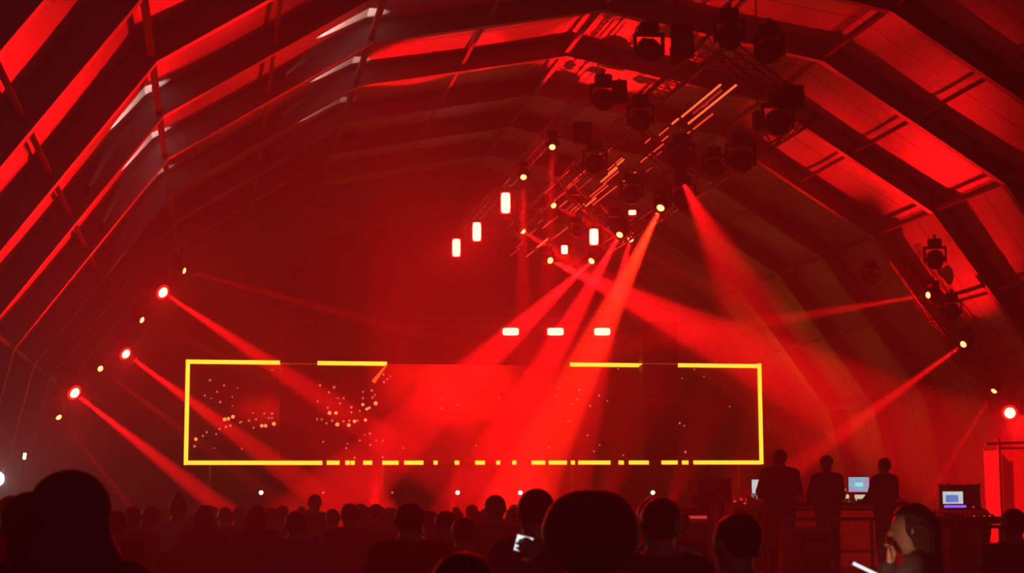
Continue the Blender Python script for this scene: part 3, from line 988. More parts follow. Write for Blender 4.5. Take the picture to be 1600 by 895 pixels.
lp = empty('low_platform', (8.9, 29.6, 0)); tag(lp, 'low dark platform behind the control platform', 'platform')
MB().box((0, 0, .30), (4.2, 4.4, .10)).build('deck', M['deck'], lp)
MB().box((0, 0, .125), (4.1, 4.3, .25)).build('skirt', M['drape'], lp)


# cases and desks of the technicians
def flight_case(label, x0, x1, ytop, Y, zbase, depth=.6, grp=None, edge='caseedge', body='case', ybot=None):
    pa, pb = at(x0, ytop, Y), at(x1, ytop, Y)
    w = pb.x - pa.x
    h = pa.z - zbase
    o = empty('flight_case', ((pa.x + pb.x) / 2, Y + depth / 2, zbase)); tag(o, label, 'case', grp)
    MB().box((0, 0, h / 2), (w - .02, depth - .02, h - .02)).build('body', M[body], o)
    r = .017
    ed = []
    for zz in (r, h * .72, h - r):
        for s in (-1, 1):
            ed.append(((-w / 2, s * (depth / 2 - r), zz), (w / 2, s * (depth / 2 - r), zz)))
            ed.append(((s * (w / 2 - r), -depth / 2, zz), (s * (w / 2 - r), depth / 2, zz)))
    for sx_ in (-1, 1):
        for sy_ in (-1, 1):
            ed.append(((sx_ * (w / 2 - r), sy_ * (depth / 2 - r), 0), (sx_ * (w / 2 - r), sy_ * (depth / 2 - r), h)))
    for a, c in ed:
        a, c = Vector(a), Vector(c)
        m_ = (a + c) / 2; d_ = c - a
        MB().box(m_, (abs(d_.x) + 2 * r, abs(d_.y) + 2 * r, abs(d_.z) + 2 * r if abs(d_.z) > 0 else 2 * r), bev=.004).build('edge_profile', M[edge], o)
    for s in (-1, 1):
        MB().box((s * w * .25, -depth / 2 - .012, h * .60), (.10, .02, .10), bev=.006).build('handle', M[edge], o)
    return o


flight_case('upright black flight case with pale metal edges below the technicians', 1246, 1300, 825, 21.6, RZ)
flight_case('dark rack case with a pale top edge standing left of the technicians', 1088, 1143, 747, 30.4, .35)
flight_case('grey laminate case behind the right hand laptop', 1481, 1531, 757, 26.0, RZ, .35, None, 'greybox', 'greybox')
q = flight_case('small black case with a glowing red strip on top, in the crowd', 1071, 1110, 812, 19.5, 0, .5)
pq = at(1090, 808, 19.4)
MB().box((pq.x - q.location.x, -.30, pq.z), (.25, .03, .035), bev=.008).build('red_strip', M['red_led'], q)
# small monitor leaning on the rack case, red lit
flight_case('upright case front at the left end of the gear row, lit red', 1122, 1172, 788, 28.2, .35, .5)


def desk(label, x0, x1, ytop, Y, zb, depth=.75):
    pa, pb = at(x0, ytop, Y), at(x1, ytop, Y)
    w = pb.x - pa.x; h = pa.z - zb
    o = empty('control_desk', ((pa.x + pb.x) / 2, Y + depth / 2, zb)); tag(o, label, 'desk')
    P = [(-w / 2, -depth / 2, h - .20), (w / 2, -depth / 2, h - .20), (w / 2, depth / 2, h - .20), (-w / 2, depth / 2, h - .20), (-w / 2, -depth / 2, h - .13), (w / 2, -depth / 2, h - .13), (w / 2, depth / 2, h), (-w / 2, depth / 2, h)]
    MB().add(P, [(3, 2, 1, 0), (4, 5, 6, 7), (0, 1, 5, 4), (1, 2, 6, 5), (2, 3, 7, 6), (3, 0, 4, 7)]).build('console', M['blackgloss'], o)
    MB().box((0, 0, h - .235), (w + .06, depth + .04, .05)).build('table_top', M['case'], o)
    for s in (-1, 1):
        for t in (-1, 1):
            MB().box((s * (w / 2 - .05), t * (depth / 2 - .05), (h - .26) / 2), (.05, .05, h - .26)).build('leg', M['truss'], o)
    sl = .13 / depth
    for i in range(int(w / .07)):
        for j in range(3):
            xx = -w / 2 + .05 + i * .07; yy = -depth / 2 + .12 + j * .18
            MB().tube((xx, yy, h - .13 + sl * (yy + depth / 2)), (xx, yy, h - .105 + sl * (yy + depth / 2)), .012, 6).build('knob', M['black'] if (i + j) % 3 else M['greybox'], o)
    return o, w, h, depth


def panel_on(o, name, x, y, Y, w, h, mat, tiltx=0.0):
    p = at(x, y, Y)
    q = MB().box((0, 0, 0), (w, .02, h), bev=.006).build(name, M[mat], o)
    q.location = (p.x - o.location.x, p.y - o.location.y, p.z - o.location.z)
    q.rotation_euler = (tiltx, 0, 0)
    return q


d1, w1, h1, _ = desk('wide lighting console in front of the middle technicians', 1190, 1420, 771, 25.0, RZ)
panel_on(d1, 'display', 1345, 776, 24.93, .19, .065, 'warm_display', -.3)
for x, y, r, mt in ((1338, 781, .018, 'warm_display'), (1349, 781, .018, 'warm_display'), (1320, 765, .03, 'greybox'), (1323.5, 775.5, .06, 'warm_display')):
    panel_on(d1, 'button_lamp', x, y, 24.92, r, r, mt if mt != 'greybox' else 'warm_display', -.3)
panel_on(d1, 'violet_lamp', 1366.5, 777, 24.92, .03, .04, 'violet', -.3)
panel_on(d1, 'violet_lamp', 1368.5, 781.5, 24.91, .045, .035, 'violet', -.3)
d2, w2, h2, _ = desk('control desk with small lamps below the right hand laptop', 1462, 1570, 797, 23.2, RZ)
for x, y in ((1521, 792), (1546, 793.5), (1522, 806), (1538, 806.5), (1547, 806), (1556, 806)):
    panel_on(d2, 'button_lamp', x, y, 23.15, .03, .025, 'red_led', -.3)
panel_on(d2, 'violet_strip', 1492.5, 791, 23.25, .33, .036, 'violet')
d3, w3, h3, _ = desk('small mixing desk with red glinting knobs left of the technicians', 1146, 1188, 783, 27.4, .35, .5)
for x, y in ((1148, 783), (1167, 781), (1171, 784), (1158, 780), (1176, 780), (1164, 786)):
    panel_on(d3, 'button_lamp', x, y, 27.3, .05, .035, 'red_led', -.3)


def laptop_screen_material(name, ca, cb, s, strength):
    m = bpy.data.materials.new(name); m.use_nodes = True
    nt = m.node_tree; nt.nodes.clear()
    o = nt.nodes.new('ShaderNodeOutputMaterial'); e = nt.nodes.new('ShaderNodeEmission')
    tc = nt.nodes.new('ShaderNodeTexCoord'); nz = nt.nodes.new('ShaderNodeTexNoise'); nz.inputs['Scale'].default_value = s
    cr = nt.nodes.new('ShaderNodeValToRGB')
    cr.color_ramp.elements[0].position = .38; cr.color_ramp.elements[0].color = (*ca, 1)
    cr.color_ramp.elements[1].position = .62; cr.color_ramp.elements[1].color = (*cb, 1)
    nt.links.new(tc.outputs['Object'], nz.inputs['Vector']); nt.links.new(nz.outputs['Fac'], cr.inputs[0]); nt.links.new(cr.outputs[0], e.inputs['Color'])
    e.inputs['Strength'].default_value = strength
    nt.links.new(e.outputs[0], o.inputs['Surface']); m.cycles.emission_sampling = 'NONE'
    return m


M['lap1'] = laptop_screen_material('colourful_screen', (.55, .30, .62), (.12, .62, .66), 9, .95)
M['lap2'] = laptop_screen_material('white_screen', (.62, .70, .75), (.75, .82, .80), 6, .9)
M['lap2b'] = laptop_screen_material('blue_window', (.10, .22, .72), (.16, .33, .80), 9, .8)
M['cyan'] = emit('cyan_picture', (.25, .95, .95), 1.0)


def laptop(label, x, y, Y, wpx, hpx, mat, desk_top):
    p = at(x, y, Y); w = wpx / F_PX * Y; h = hpx / F_PX * Y
    zb = p.z - h / 2 - .02
    o = empty('laptop', (p.x, Y, zb)); tag(o, label, 'laptop')
    MB().box((0, -.11, .004), (w + .02, .22, .018), bev=.005).build('keyboard_base', M['black'], o)
    lid = MB().box((0, .012, h / 2 + .02), (w + .025, .014, h + .03), bev=.004).build('lid', M['black'], o)
    MB().box((0, .002, h / 2 + .022), (w, .006, h)).build('display', M[mat], o)
    if desk_top < zb - .01:
        MB().box((0, -.08, -(zb - .005 - desk_top) / 2 - .005), (w * .7, .25, zb - .005 - desk_top)).build('riser', M['case'], o)
    return o, w, h


l1, w, h = laptop('laptop with a colourful cyan and pink screen between two technicians', 1342, 757, 25.45, 35, 24, 'lap1', at(1345, 771, 25.0).z)
MB().box((.0, -.004, h * .6), (.13, .004, .06), bev=.0015).build('cyan_picture', M['cyan'], l1)
l2, w, h = laptop('laptop with a pale blue screen on the right control desk', 1489, 777.5, 23.75, 35, 20, 'lap2', at(1500, 797, 23.2).z)
MB().box((-.015, -.003, h * .55), (w * .62, .004, h * .58)).build('blue_window', M['lap2b'], l2)
l3, w, h = laptop('small bright white monitor half hidden by the left technician', 1181, 760, 26.2, 13, 22, 'lap2', RZ)

# red cloth tower at the right edge
Yt = 38.0
t0 = at(1561, 703, Yt); t1 = at(1660, 703, Yt)
tw = empty('cloth_tower', (t0.x, Yt, 0)); tag(tw, 'square tower wrapped in pale cloth glowing red at the right edge', 'tower')
W = t1.x - t0.x
DT = .80
MB().box((W / 2 + .04, .0, t0.z / 2), (W - .06, .004, t0.z)).build('front_cloth', M['scrim'], tw)
MB().box((-.004, DT / 2, t0.z / 2), (.004, DT - .06, t0.z)).build('side_cloth', M['scrim'], tw)
for xx in (0.02, W - .05):
    for yy in (.03, DT):
        MB().tube((xx, yy, 0), (xx, yy, t0.z + (.28 if yy < .1 else .05)), .03, 8).build('upright', M['truss'], tw)
zz = at(1560, 692, Yt).z
MB().tube((-.32, .03, zz - .02), (W, .03, zz + .05), .03, 8).build('top_tube', M['purlin'], tw)
MB().tube((0, .03, t0.z + .04), (W, .03, t0.z + .04), .03, 8).build('top_tube', M['truss'], tw)
spot('tower_wash', at(1575, 650, YR) + Vector((0, -.4, 0)), (t0.x + .7, Yt, 2.6), 5e4, 34, 1.0, RED, .15)


# ------------------------------------------------------------------ people
def surfnet(Fd, org, h):
    s = Fd < 0
    nx, ny, nz = s.shape
    c = [s[i:nx - 1 + i, j:ny - 1 + j, k:nz - 1 + k] for i in (0, 1) for j in (0, 1) for k in (0, 1)]
    al = c[0].copy(); an = c[0].copy()
    for q in c[1:]:
        al &= q; an |= q
    act = an & ~al
    I = np.argwhere(act)
    idx = -np.ones(act.shape, int); idx[act] = np.arange(len(I))
    corner = np.array([(i, j, k) for i in (0, 1) for j in (0, 1) for k in (0, 1)])
    vals = np.stack([Fd[I[:, 0] + q[0], I[:, 1] + q[1], I[:, 2] + q[2]] for q in corner], 1)
    acc = np.zeros((len(I), 3)); cnt = np.zeros(len(I))
    for a in range(8):
        for b in range(a + 1, 8):
            if np.abs(corner[a] - corner[b]).sum() != 1: continue
            va, vb = vals[:, a], vals[:, b]
            cr = (va < 0) != (vb < 0)
            t = np.where(cr, va / np.where(cr, va - vb, 1), 0)
            acc += np.where(cr[:, None], corner[a] + t[:, None] * (corner[b] - corner[a]), 0); cnt += cr
    V = (I + acc / cnt[:, None]) * h + org
    faces = []
    for ax in range(3):
        sl0 = [slice(None)] * 3; sl1 = [slice(None)] * 3
        sl0[ax] = slice(0, -1); sl1[ax] = slice(1, None)
        d = s[tuple(sl0)] != s[tuple(sl1)]
        E = np.argwhere(d)
        b, c2 = (ax + 1) % 3, (ax + 2) % 3
        E = E[(E[:, b] > 0) & (E[:, c2] > 0) & (E[:, b] < s.shape[b] - 1) & (E[:, c2] < s.shape[c2] - 1)]
        ins = s[E[:, 0], E[:, 1], E[:, 2]]
        def cell(db, dc):
            q = E.copy(); q[:, b] -= db; q[:, c2] -= dc
            return idx[q[:, 0], q[:, 1], q[:, 2]]
        Q = np.stack([cell(1, 1), cell(0, 1), cell(0, 0), cell(1, 0)], 1)
        Q = np.where(ins[:, None], Q, Q[:, ::-1])
        faces.append(Q)
    return V, np.concatenate(faces)


def cone_d(G, a, b, ra, rb):
    a, b = np.array(a, float), np.array(b, float)
    ab = b - a
    L2 = max(ab @ ab, 1e-9)
    t = np.clip(((G - a) @ ab) / L2, 0, 1)
    d = np.linalg.norm(G - a - t[..., None] * ab, axis=-1)
    return d - (ra + (rb - ra) * t)


def smin(a, b, k):
    h = np.clip(.5 + .5 * (b - a) / k, 0, 1)
    return b + (a - b) * h - k * h * (1 - h)


def sdf_mesh(name, prims, h, mat, clip=None, grow=0.0, k=.03, sub=None):
    lo = np.min([np.minimum(p[0], p[1]) - max(p[2], p[3]) for p in prims], 0) - grow - .05
    hi = np.max([np.maximum(p[0], p[1]) + max(p[2], p[3]) for p in prims], 0) + grow + .05
    n = np.ceil((hi - lo) / h).astype(int) + 1
    G = np.stack(np.meshgrid(*[lo[i] + h * np.arange(n[i]) for i in range(3)], indexing='ij'), -1)
    D = None
    for p in prims:
        d = cone_d(G, *p[:4])
        kk = p[4] if len(p) > 4 else k
        D = d if D is None else smin(D, d, kk)
    D = D - grow
    if sub:
        for p in sub:
            D = np.maximum(D, -cone_d(G, *p[:4]))
    if clip is not None:
        D = np.maximum(D, clip(G))
    V, Q = surfnet(D, lo, h)
    me = bpy.data.meshes.new(name)
    me.from_pydata(V.tolist(), [], Q.tolist())
    me.materials.append(mat)
    me.polygons.foreach_set('use_smooth', [True] * len(me.polygons))
    me.update()
    return me


def arm_prims(side, elbow, wrist, curl=.6, fr=.0105):
    sh = np.array((side * .185, -.005, 1.425)); e = np.array(elbow, float); w = np.array(wrist, float)
    up = [(sh, e, .056, .042, .03), (e, e + (w - e) * .35, .043, .042, .02), (e + (w - e) * .35, w, .042, .028, .02)]
    d = (w - e) / np.linalg.norm(w - e)
    ax = np.array((side * 1.0, .25, 0.1)); ax -= d * (ax @ d); ax /= np.linalg.norm(ax)
    nrm_ = np.cross(d, ax)
    if nrm_[1] < 0: nrm_ = -nrm_
    hand = []
    for o_ in (-.026, -.009, .009, .026):
        hand.append((w + d * .01 + ax * o_ * .6, w + d * .085 + ax * o_, .018, .015, .014))
    for j, o_ in enumerate((-.030, -.010, .010, .030)):
        ln = (.062, .078, .074, .058)[j]
        k0 = w + d * .088 + ax * o_
        d1 = d * math.cos(curl) + nrm_ * math.sin(curl)
        d2 = d * math.cos(curl * 2.1) + nrm_ * math.sin(curl * 2.1)
        k1 = k0 + d1 * ln * .55; k2 = k1 + d2 * ln * .5
        hand += [(k0, k1, fr, fr * .95, .006), (k1, k2, fr * .95, fr * .8, .005)]
    t0_ = w + d * .025 - ax * side * .028; t1_ = t0_ + d * .035 - ax * side * .028 + nrm_ * .015; t2_ = t1_ + d * .032 + nrm_ * .015
    hand += [(t0_, t1_, .013, .0115, .012), (t1_, t2_, .0115, .009, .006)]
    return up, hand, w


HEADP = [((0, -.012, 1.668), (0, .018, 1.655), .088, .084, .03), ((0, .035, 1.60), (0, .050, 1.565), .068, .046, .035), ((0, .0, 1.585), (0, .02, 1.57), .062, .06, .03),
         ((0, .098, 1.640), (0, .118, 1.604), .011, .015, .014), ((0, .088, 1.558), (0, .092, 1.558), .020, .018, .012),
         ((-.018, .092, 1.580), (.018, .092, 1.580), .008, .008, .008), ((-.016, .090, 1.570), (.016, .090, 1.570), .008, .008, .007),
         ((-.035, .083, 1.662), (.035, .083, 1.662), .014, .014, .02),
         ((-.088, -.002, 1.645), (-.090, .004, 1.615), .016, .011, .012), ((.088, -.002, 1.645), (.090, .004, 1.615), .016, .011, .012)]
HEADSUB = [((-.033, .104, 1.640), (-.033, .110, 1.638), .013, .013), ((.033, .104, 1.640), (.033, .110, 1.638), .013, .013)]
NECK = [((0, -.012, 1.44), (0, .0, 1.58), .060, .053, .04)]
TORSO = [((-.085, 0, .965), (.085, 0, .965), .108, .108, .05), ((-.075, .005, 1.09), (.075, .005, 1.09), .100, .100, .06), ((-.095, 0, 1.25), (.095, 0, 1.25), .112, .112, .07),
         ((-.10, -.005, 1.34), (.10, -.005, 1.34), .098, .098, .06), ((-.165, -.01, 1.415), (.165, -.01, 1.415), .058, .058, .05), ((-.05, -.015, 1.455), (.05, -.015, 1.455), .055, .055, .05),
         ((-.03, -.02, 1.49), (-.15, -.012, 1.43), .045, .05, .04), ((.03, -.02, 1.49), (.15, -.012, 1.43), .045, .05, .04)]


def leg_prims(s, spread=0.0):
    x = s * (.095 + spread)
    return [((s * .09, 0, .93), (x, .012, .50), .092, .058, .04), ((x, .012, .50), (x, -.012, .34), .056, .058, .03), ((x, -.012, .34), (x + s * .005, -.012, .09), .056, .037, .03)], \
           [((x + s * .005, -.03, .045), (x + s * .02, .10, .035), .042, .038, .02), ((x + s * .02, .10, .033), (x + s * .025, .16, .030), .036, .030, .02)]


HAIRS = {
    'short': ([((0, -.018, 1.672), (0, .012, 1.665), .094, .092, .02), ((0, -.055, 1.60), (0, -.045, 1.64), .058, .07, .03)], None),
    'bun': ([((0, -.018, 1.672), (0, .012, 1.665), .093, .091, .02), ((0, -.035, 1.755), (0, -.045, 1.775), .040, .046, .02)], None),
    'long': ([((0, -.018, 1.675), (0, .012, 1.668), .098, .096, .02), ((-.03, -.06, 1.62), (-.05, -.095, 1.36), .082, .055, .05), ((.03, -.06, 1.62), (.05, -.095, 1.36), .082, .055, .05)], 1),
    'afro': ([((-.03, -.03, 1.69), (.03, -.03, 1.69), .15, .15, .04), ((0, -.06, 1.60), (0, -.05, 1.63), .12, .13, .05), ((-.09, -.04, 1.66), (.09, -.04, 1.66), .09, .09, .04)], 1),
    'pony': ([((0, -.018, 1.672), (0, .012, 1.665), .094, .092, .02), ((0, -.10, 1.68), (0, -.15, 1.58), .034, .030, .02), ((0, -.15, 1.58), (0, -.13, 1.45), .030, .012, .02)], None),
    'cap': ([((0, -.016, 1.682), (0, .014, 1.678), .097, .095, .02), ((-.045, .10, 1.665), (.045, .10, 1.665), .016, .016, .02), ((-.03, .14, 1.655), (.03, .14, 1.655), .012, .012, .03)], None),
    'hood': ([((0, -.03, 1.67), (0, .02, 1.66), .125, .115, .03), ((-.04, -.07, 1.52), (.04, -.07, 1.52), .11, .11, .06), ((-.10, -.02, 1.47), (.10, -.02, 1.47), .07, .07, .05)], 1),
}


def hair_clip(G, kind):
    y, z = G[..., 1], G[..., 2]
    face = np.minimum(np.minimum(y - .042, 1.705 - z), .16 - np.abs(G[..., 0]) * 1.0)   # positive inside the face opening
    low = (1.585 - z) if kind in ('short', 'bun', 'cap', 'pony') else (z * 0 - 1)
    if kind == 'cap':
        face = np.minimum(face, 1.655 - z)
        return np.maximum(np.maximum(face, -1), 1.64 - z)
    if kind == 'pony':
        low = np.where(y < -.09, -1, low)
    return np.maximum(face, low)


HM = {}


def hair_mesh(kind, mat):
    key = kind
    if key not in HM:
        HM[key] = sdf_mesh('hair', HAIRS[kind][0], .011, mat, lambda G: hair_clip(G, kind))
    return HM[key]


POSES = {   # left elbow, left wrist, right elbow, right wrist, long sleeves, fingers curl
    'relaxed': ((-.24, -.03, 1.15), (-.25, .05, .90), (.24, -.03, 1.15), (.25, .05, .90), False, .35),
    'folded': ((-.25, .0, 1.16), (-.06, .20, 1.14), (.25, .0, 1.16), (.07, .23, 1.10), True, .5),
    'phone': ((-.24, -.03, 1.15), (-.25, .05, .90), (.24, .10, 1.20), (.12, .26, 1.42), False, .7),
    'armup': ((-.24, -.03, 1.15), (-.25, .05, .90), (.27, .06, 1.62), (.22, .12, 1.86), False, .3),
    'desk': ((-.25, .05, 1.17), (-.16, .30, 1.10), (.25, .05, 1.17), (.16, .30, 1.10), True, .3),
    'chin': ((-.20, .24, 1.23), (-.135, .14, 1.43), (.25, .02, 1.18), (.13, .28, 1.27), True, .75),
    'sidephone': ((-.33, .06, 1.36), (-.50, .16, 1.49), (.24, -.03, 1.15), (.25, .05, .90), True, .2),
}
BODY = {}


def body_set(pose, h=.0135):
    if pose in BODY: return BODY[pose]
    le, lw, re_, rw, longs, curl = POSES[pose]
    la, lh, _ = arm_prims(-1, le, lw, curl); ra, rh, _ = arm_prims(1, re_, rw, curl)
    ll, lf = leg_prims(-1, .015); rl, rf = leg_prims(1, .02)
    hh = .0095 if pose in ('chin', 'sidephone') else h
    body = sdf_mesh('body', TORSO + NECK + HEADP + ll + rl + lf + rf + la + ra + lh + rh, hh, M['skin'], sub=HEADSUB)
    sleeves = []
    for A in (la, ra):
        if longs:
            sleeves += [(a, b, r0 + .004, r1 + .007, k) for a, b, r0, r1, k in A]
        else:
            a, b, r0, r1, k = A[0]
            sleeves.append((a, a + (b - a) * .72, r0 + .008, r1 + .016, k))
    shirt = sdf_mesh('shirt', [(a, b, r0 + .004, r1 + .004, k) for a, b, r0, r1, k in TORSO] + sleeves, .0135, M['cloth_black'], lambda G: np.maximum(.90 - G[..., 2] + (np.abs(G[..., 0]) > .21) * -1.0, np.minimum(G[..., 2] - 1.505, .10 - np.abs(G[..., 0]))), grow=.012)
    trous = sdf_mesh('trousers', [TORSO[0]] + ll + rl, .014, M['denim'], lambda G: np.maximum(.07 - G[..., 2], G[..., 2] - 1.0), grow=.012)
    shoes = sdf_mesh('shoes', lf + rf, .014, M['black'], lambda G: np.maximum(G[..., 2] - .10, .004 - G[..., 2]), grow=.006)
    BODY[pose] = (body, shirt, trous, shoes)
    return BODY[pose]


def setmat(o, m):
    o.material_slots[0].link = 'OBJECT'
    o.material_slots[0].material = m


PERSONS = []


def person(label, pos, height, facing=0.0, pose='relaxed', hair='short', hairm='hair_black', shirt='cloth_black', skin='skin', trousers='denim', group=None, widen=1.0, prop=None):
    body, sh, tr, so = body_set(pose)
    top = {'short': 1.765, 'bun': 1.815, 'long': 1.77, 'afro': 1.835, 'pony': 1.765, 'cap': 1.775, 'hood': 1.79}[hair]
    s = height / top
    o = empty('person', pos); tag(o, label, 'person', group)
    o.scale = (s * widen, s, s)
    o.rotation_euler = (0, 0, facing)
    setmat(link('body', body, o), M[skin])
    setmat(link('shirt', sh, o), M[shirt])
    setmat(link('trousers', tr, o), M[trousers])
    link('shoes', so, o)
    hm = hair_mesh(hair, M[hairm])
    setmat(link('hood' if hair == 'hood' else 'cap' if hair == 'cap' else 'hair', hm, o), M[hairm])
    PERSONS.append((pos[0], pos[1]))
    return o, s


def crowd(label, x, ytop, Y, base=0.0, **kw):
    p = at(x, ytop, Y)
    return person(label, (p.x, p.y, base), p.z - base, **kw)


GCW = 'people standing in the crowd'
# near people
crowd('very near blurred person with a hood at the left edge, back turned', 112, 736, 6.0, hair='hood', hairm='cloth_charcoal', shirt='cloth_charcoal', pose='relaxed', widen=1.05)
crowd('person in a purple top partly hidden behind the near hooded person', 46, 768, 6.6, hair='short', hairm='hair_brown', shirt='cloth_navy', facing=.3)
nh, ns = crowd('near person with a big dark curly mass of hair in the middle', 920, 767, 6.7, hair='afro', hairm='hair_black', shirt='cloth_plum', widen=1.05)
crowd('low near head seen at the bottom edge left of the middle', 722, 862, 4.6, hair='short', hairm='hair_black', shirt='cloth_charcoal')
crowd('tall person with dark hair just left of the big curly hair', 836, 763, 9.4, hair='short', shirt='cloth_charcoal', facing=.2)
crowd('person in a grey top right of the big curly hair', 1022, 776, 8.8, hair='short', shirt='cloth_grey', hairm='hair_black')
crowd('man in a pale shirt right of the middle, looking down', 1150, 801, 6.9, hair='short', shirt='cloth_white', facing=.5)
crowd('broad person in a black shirt with a faded print on the back', 640, 785, 12.2, hair='short', shirt='cloth_black', widen=1.12)
ch_o, ch_s = crowd('person on the right turned sideways with a lit hand at the chin', 1424, 786, 8.7, hair='long', hairm='hair_black', shirt='cloth_black', pose='chin', facing=1.25)
crowd('dark haired person at the right edge below the red cloth tower', 1582, 794, 12.0, hair='short', shirt='cloth_black')
crowd('man in a white shirt with tied up hair on the left', 279, 769, 20.5, hair='bun', shirt='cloth_white', hairm='hair_black')
crowd('person with raised tall head standing above the others on the left', 492, 772, 27.0, hair='short', shirt='cloth_black')
crowd('tall person leaning left of the tall dark haired one', 774, 773, 16.0, hair='short', shirt='cloth_charcoal', facing=-.2)
# technicians
GT = 'technicians on the control platform'
crowd('broad technician in black standing left on the control platform', 1218, 702, 24.0, base=RZ, hair='short', shirt='cloth_black', pose='desk', group=GT, widen=1.12)
crowd('technician with a cap in the middle of the control platform', 1291, 711, 24.1, base=RZ, hair='cap', hairm='cloth_black', shirt='cloth_black', pose='desk', group=GT)
crowd('technician right of the colourful laptop on the control platform', 1381, 715, 24.2, base=RZ, hair='short', shirt='cloth_charcoal', pose='desk', group=GT, facing=.35)
crowd('crew member behind the right hand control desk, only the head showing', 1523, 773, 27.6, base=0.30, hair='short', shirt='cloth_black')
crowd('crew member on the low platform, right of the smaller one', 1125, 757, 28.9, base=.35, hair='short', shirt='cloth_black')
crowd('smaller crew member on the low platform beside the rack case', 1086, 772, 27.8, base=.35, hair='short', shirt='cloth_black')
# mid crowd read off the picture
mid = [(320, 789, 19.5, 'long', 'cloth_black', 'dark long haired person just right of the man in white'), (351, 792, 23, 'short', 'cloth_charcoal', 'short haired person, first of two close heads right of the long haired one'),
       (373, 792.5, 25, 'short', 'cloth_maroon', 'short haired person, second of two close heads right of the long haired one'), (402, 788, 18.5, 'long', 'cloth_black', 'long haired person below the leftmost stage lamp'),
       (424, 793, 24, 'pony', 'cloth_charcoal', 'person with a ponytail right of the leftmost stage lamp'), (441, 789.5, 26, 'short', 'cloth_maroon', 'reddish lit person left of the raised head'),
       (462, 798, 15.5, 'short', 'cloth_grey', 'person in a grey top in front of the raised head, on its left'), (520, 795, 22, 'short', 'cloth_black', 'person just right of the raised head'), (546, 786, 18, 'short', 'cloth_black', 'left one of two heads side by side right of the raised head'),
       (563, 787, 20.5, 'cap', 'cloth_charcoal', 'right one of two heads side by side right of the raised head'), (587, 787, 24, 'short', 'cloth_black', 'slim person left of the broad one with the print'), (613, 797, 22, 'short', 'cloth_maroon', 'person half hidden behind the broad one with the print'),
       (672, 797, 17, 'short', 'cloth_black', 'person just right of the broad one with the print'), (696, 798, 14.5, 'cap', 'cloth_charcoal', 'person with a flat topped cap right of the broad one'), (724, 807, 13, 'short', 'cloth_plum', 'person low in the crowd above the near bottom head'),
       (743, 797, 22, 'long', 'cloth_maroon', 'person with red rimmed hair left of the tall leaning one'), (803, 792, 18, 'short', 'cloth_black', 'person between the tall leaning one and the big curly hair'), (236, 789, 21, 'long', 'cloth_maroon', 'person with red rimmed hair left of the man in white'),
       (207, 791, 19, 'short', 'cloth_black', 'dark person further left of the man in white'), (184, 797, 16, 'short', 'cloth_black', 'dark person next to the near hooded one, on its right'), (1062, 800, 15, 'short', 'cloth_black', 'person left of the case with the red strip'),
       (18, 774, 14, 'short', 'cloth_black', 'person at the left edge under the glaring lamp')]
for x, y, Y, hr, sh, lb in mid:
    crowd(lb, x, y, Y, hair=hr, shirt=sh, hairm=random.choice(['hair_black', 'hair_brown']), group=GCW, pose=random.choice(['relaxed', 'folded', 'relaxed', 'phone']), facing=random.uniform(-.3, .3))
# the rest of the crowd towards the stage
n_try = 0; nf = 0; FILL = []
while nf < 62 and n_try < 4000:
    n_try += 1
    Y = random.uniform(17, 46)
    x = random.uniform(150, 1075)
    pos = at(x, 790, Y)
    if pos.x > 6.6 and 19.5 < Y < 32.5: continue
    if any((pos.x - a) ** 2 + (pos.y - b_) ** 2 < .62 ** 2 for a, b_ in PERSONS + [(q[1].x, q[1].y) for q in FILL]): continue
    hgt = random.uniform(1.58, 1.80)
    if Y < 21: hgt = random.uniform(1.52, 1.68)
    FILL.append((x, pos, hgt))
    nf += 1
SECT = [(270, 'left of the screen'), (436, 'below the left end of the screen'), (510, 'below the left loudspeaker column'), (610, 'below the second part of the screen'), (720, 'below the red cloud on the screen'),
        (830, 'below the middle of the screen'), (930, 'below the unlit stage lamp'), (1100, 'below the right loudspeaker column')]
FILL.sort(key=lambda q: q[1].y)
seen = {}
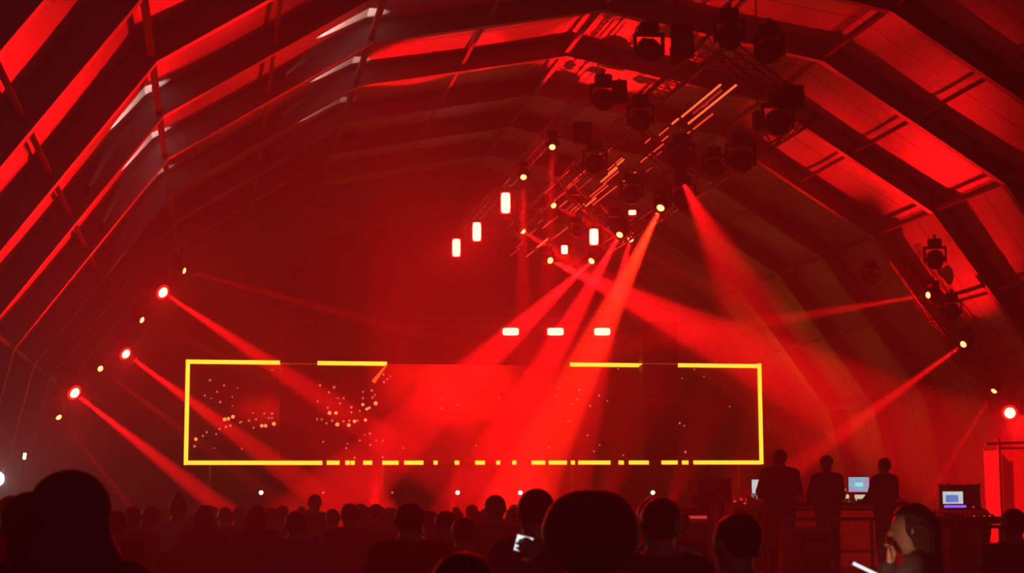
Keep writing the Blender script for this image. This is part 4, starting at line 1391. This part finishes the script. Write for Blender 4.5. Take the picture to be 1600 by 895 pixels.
for x, pos, hgt in FILL:
    sec = next(n for lim, n in SECT if x < lim)
    seen[sec] = seen.get(sec, 0) + 1
    person(f'dark figure in the dense crowd {sec}, {ORD[seen[sec]]} nearest there', (pos.x, pos.y, 0), hgt, random.uniform(-.4, .4), random.choice(['relaxed', 'relaxed', 'folded', 'phone']), random.choice(['short', 'short', 'short', 'long', 'pony', 'cap', 'bun']),
           random.choice(['hair_black', 'hair_black', 'hair_brown', 'hair_fair']), random.choice(['cloth_black', 'cloth_charcoal', 'cloth_navy', 'cloth_plum', 'cloth_grey', 'cloth_maroon', 'cloth_olive']), random.choice(['skin', 'skin', 'skin_dark']), 'denim', 'far figures in the dense crowd')


# print on the broad person's back: a child patch of the shirt
def phone(label, pos, rot, lit=True, size=(.075, .009, .155)):
    o = empty('phone', pos); tag(o, label, 'phone'); o.rotation_euler = rot
    MB().box((0, 0, 0), size, bev=.004).build('body', M['black'], o)
    MB().box((0, -size[1] / 2 - .0006, 0), (size[0] * .9, .0015, size[2] * .92)).build('display', M['phone_screen' if lit else 'darkglass'], o)
    return o


# arm reaching out from behind the curly hair: display showing between the fingers
le, lw = POSES['sidephone'][0:2]
hand = Vector(lw) + (Vector(lw) - Vector(le)).normalized() * .12
ph = at(820, 850, 8.0)
hs = ph.z / hand.z
hp_o, hp_s = person('person behind the big curly hair reaching out a hand with a lit phone', (ph.x - hand.x * hs, ph.y - hand.y * hs, 0), 1.765 * hs, shirt='cloth_plum', pose='sidephone')
phone('bright phone display seen between dark fingers in the middle foreground', ph + Vector((0, .035, 0)), (0, .25, -.1), True, (.085, .009, .08))
phone('phone edge shining white at the bottom edge, right of the middle', at(1351, 889, 8.3), (-.5, -1.05, .3), True, (.018, .012, .14))
# lighter glow at the chin
hw_ = Matrix.Rotation(1.25, 3, 'Z') @ (Vector((.05, .24, 1.50)) * ch_s) + ch_o.location
gl = bpy.data.lights.new('hand_glow', 'POINT'); gl.energy = 2.0; gl.color = (1, .45, .28); gl.shadow_soft_size = .02
glo = bpy.data.objects.new('hand_glow', gl); COL.objects.link(glo); glo.location = at(1383, 874, 8.4)
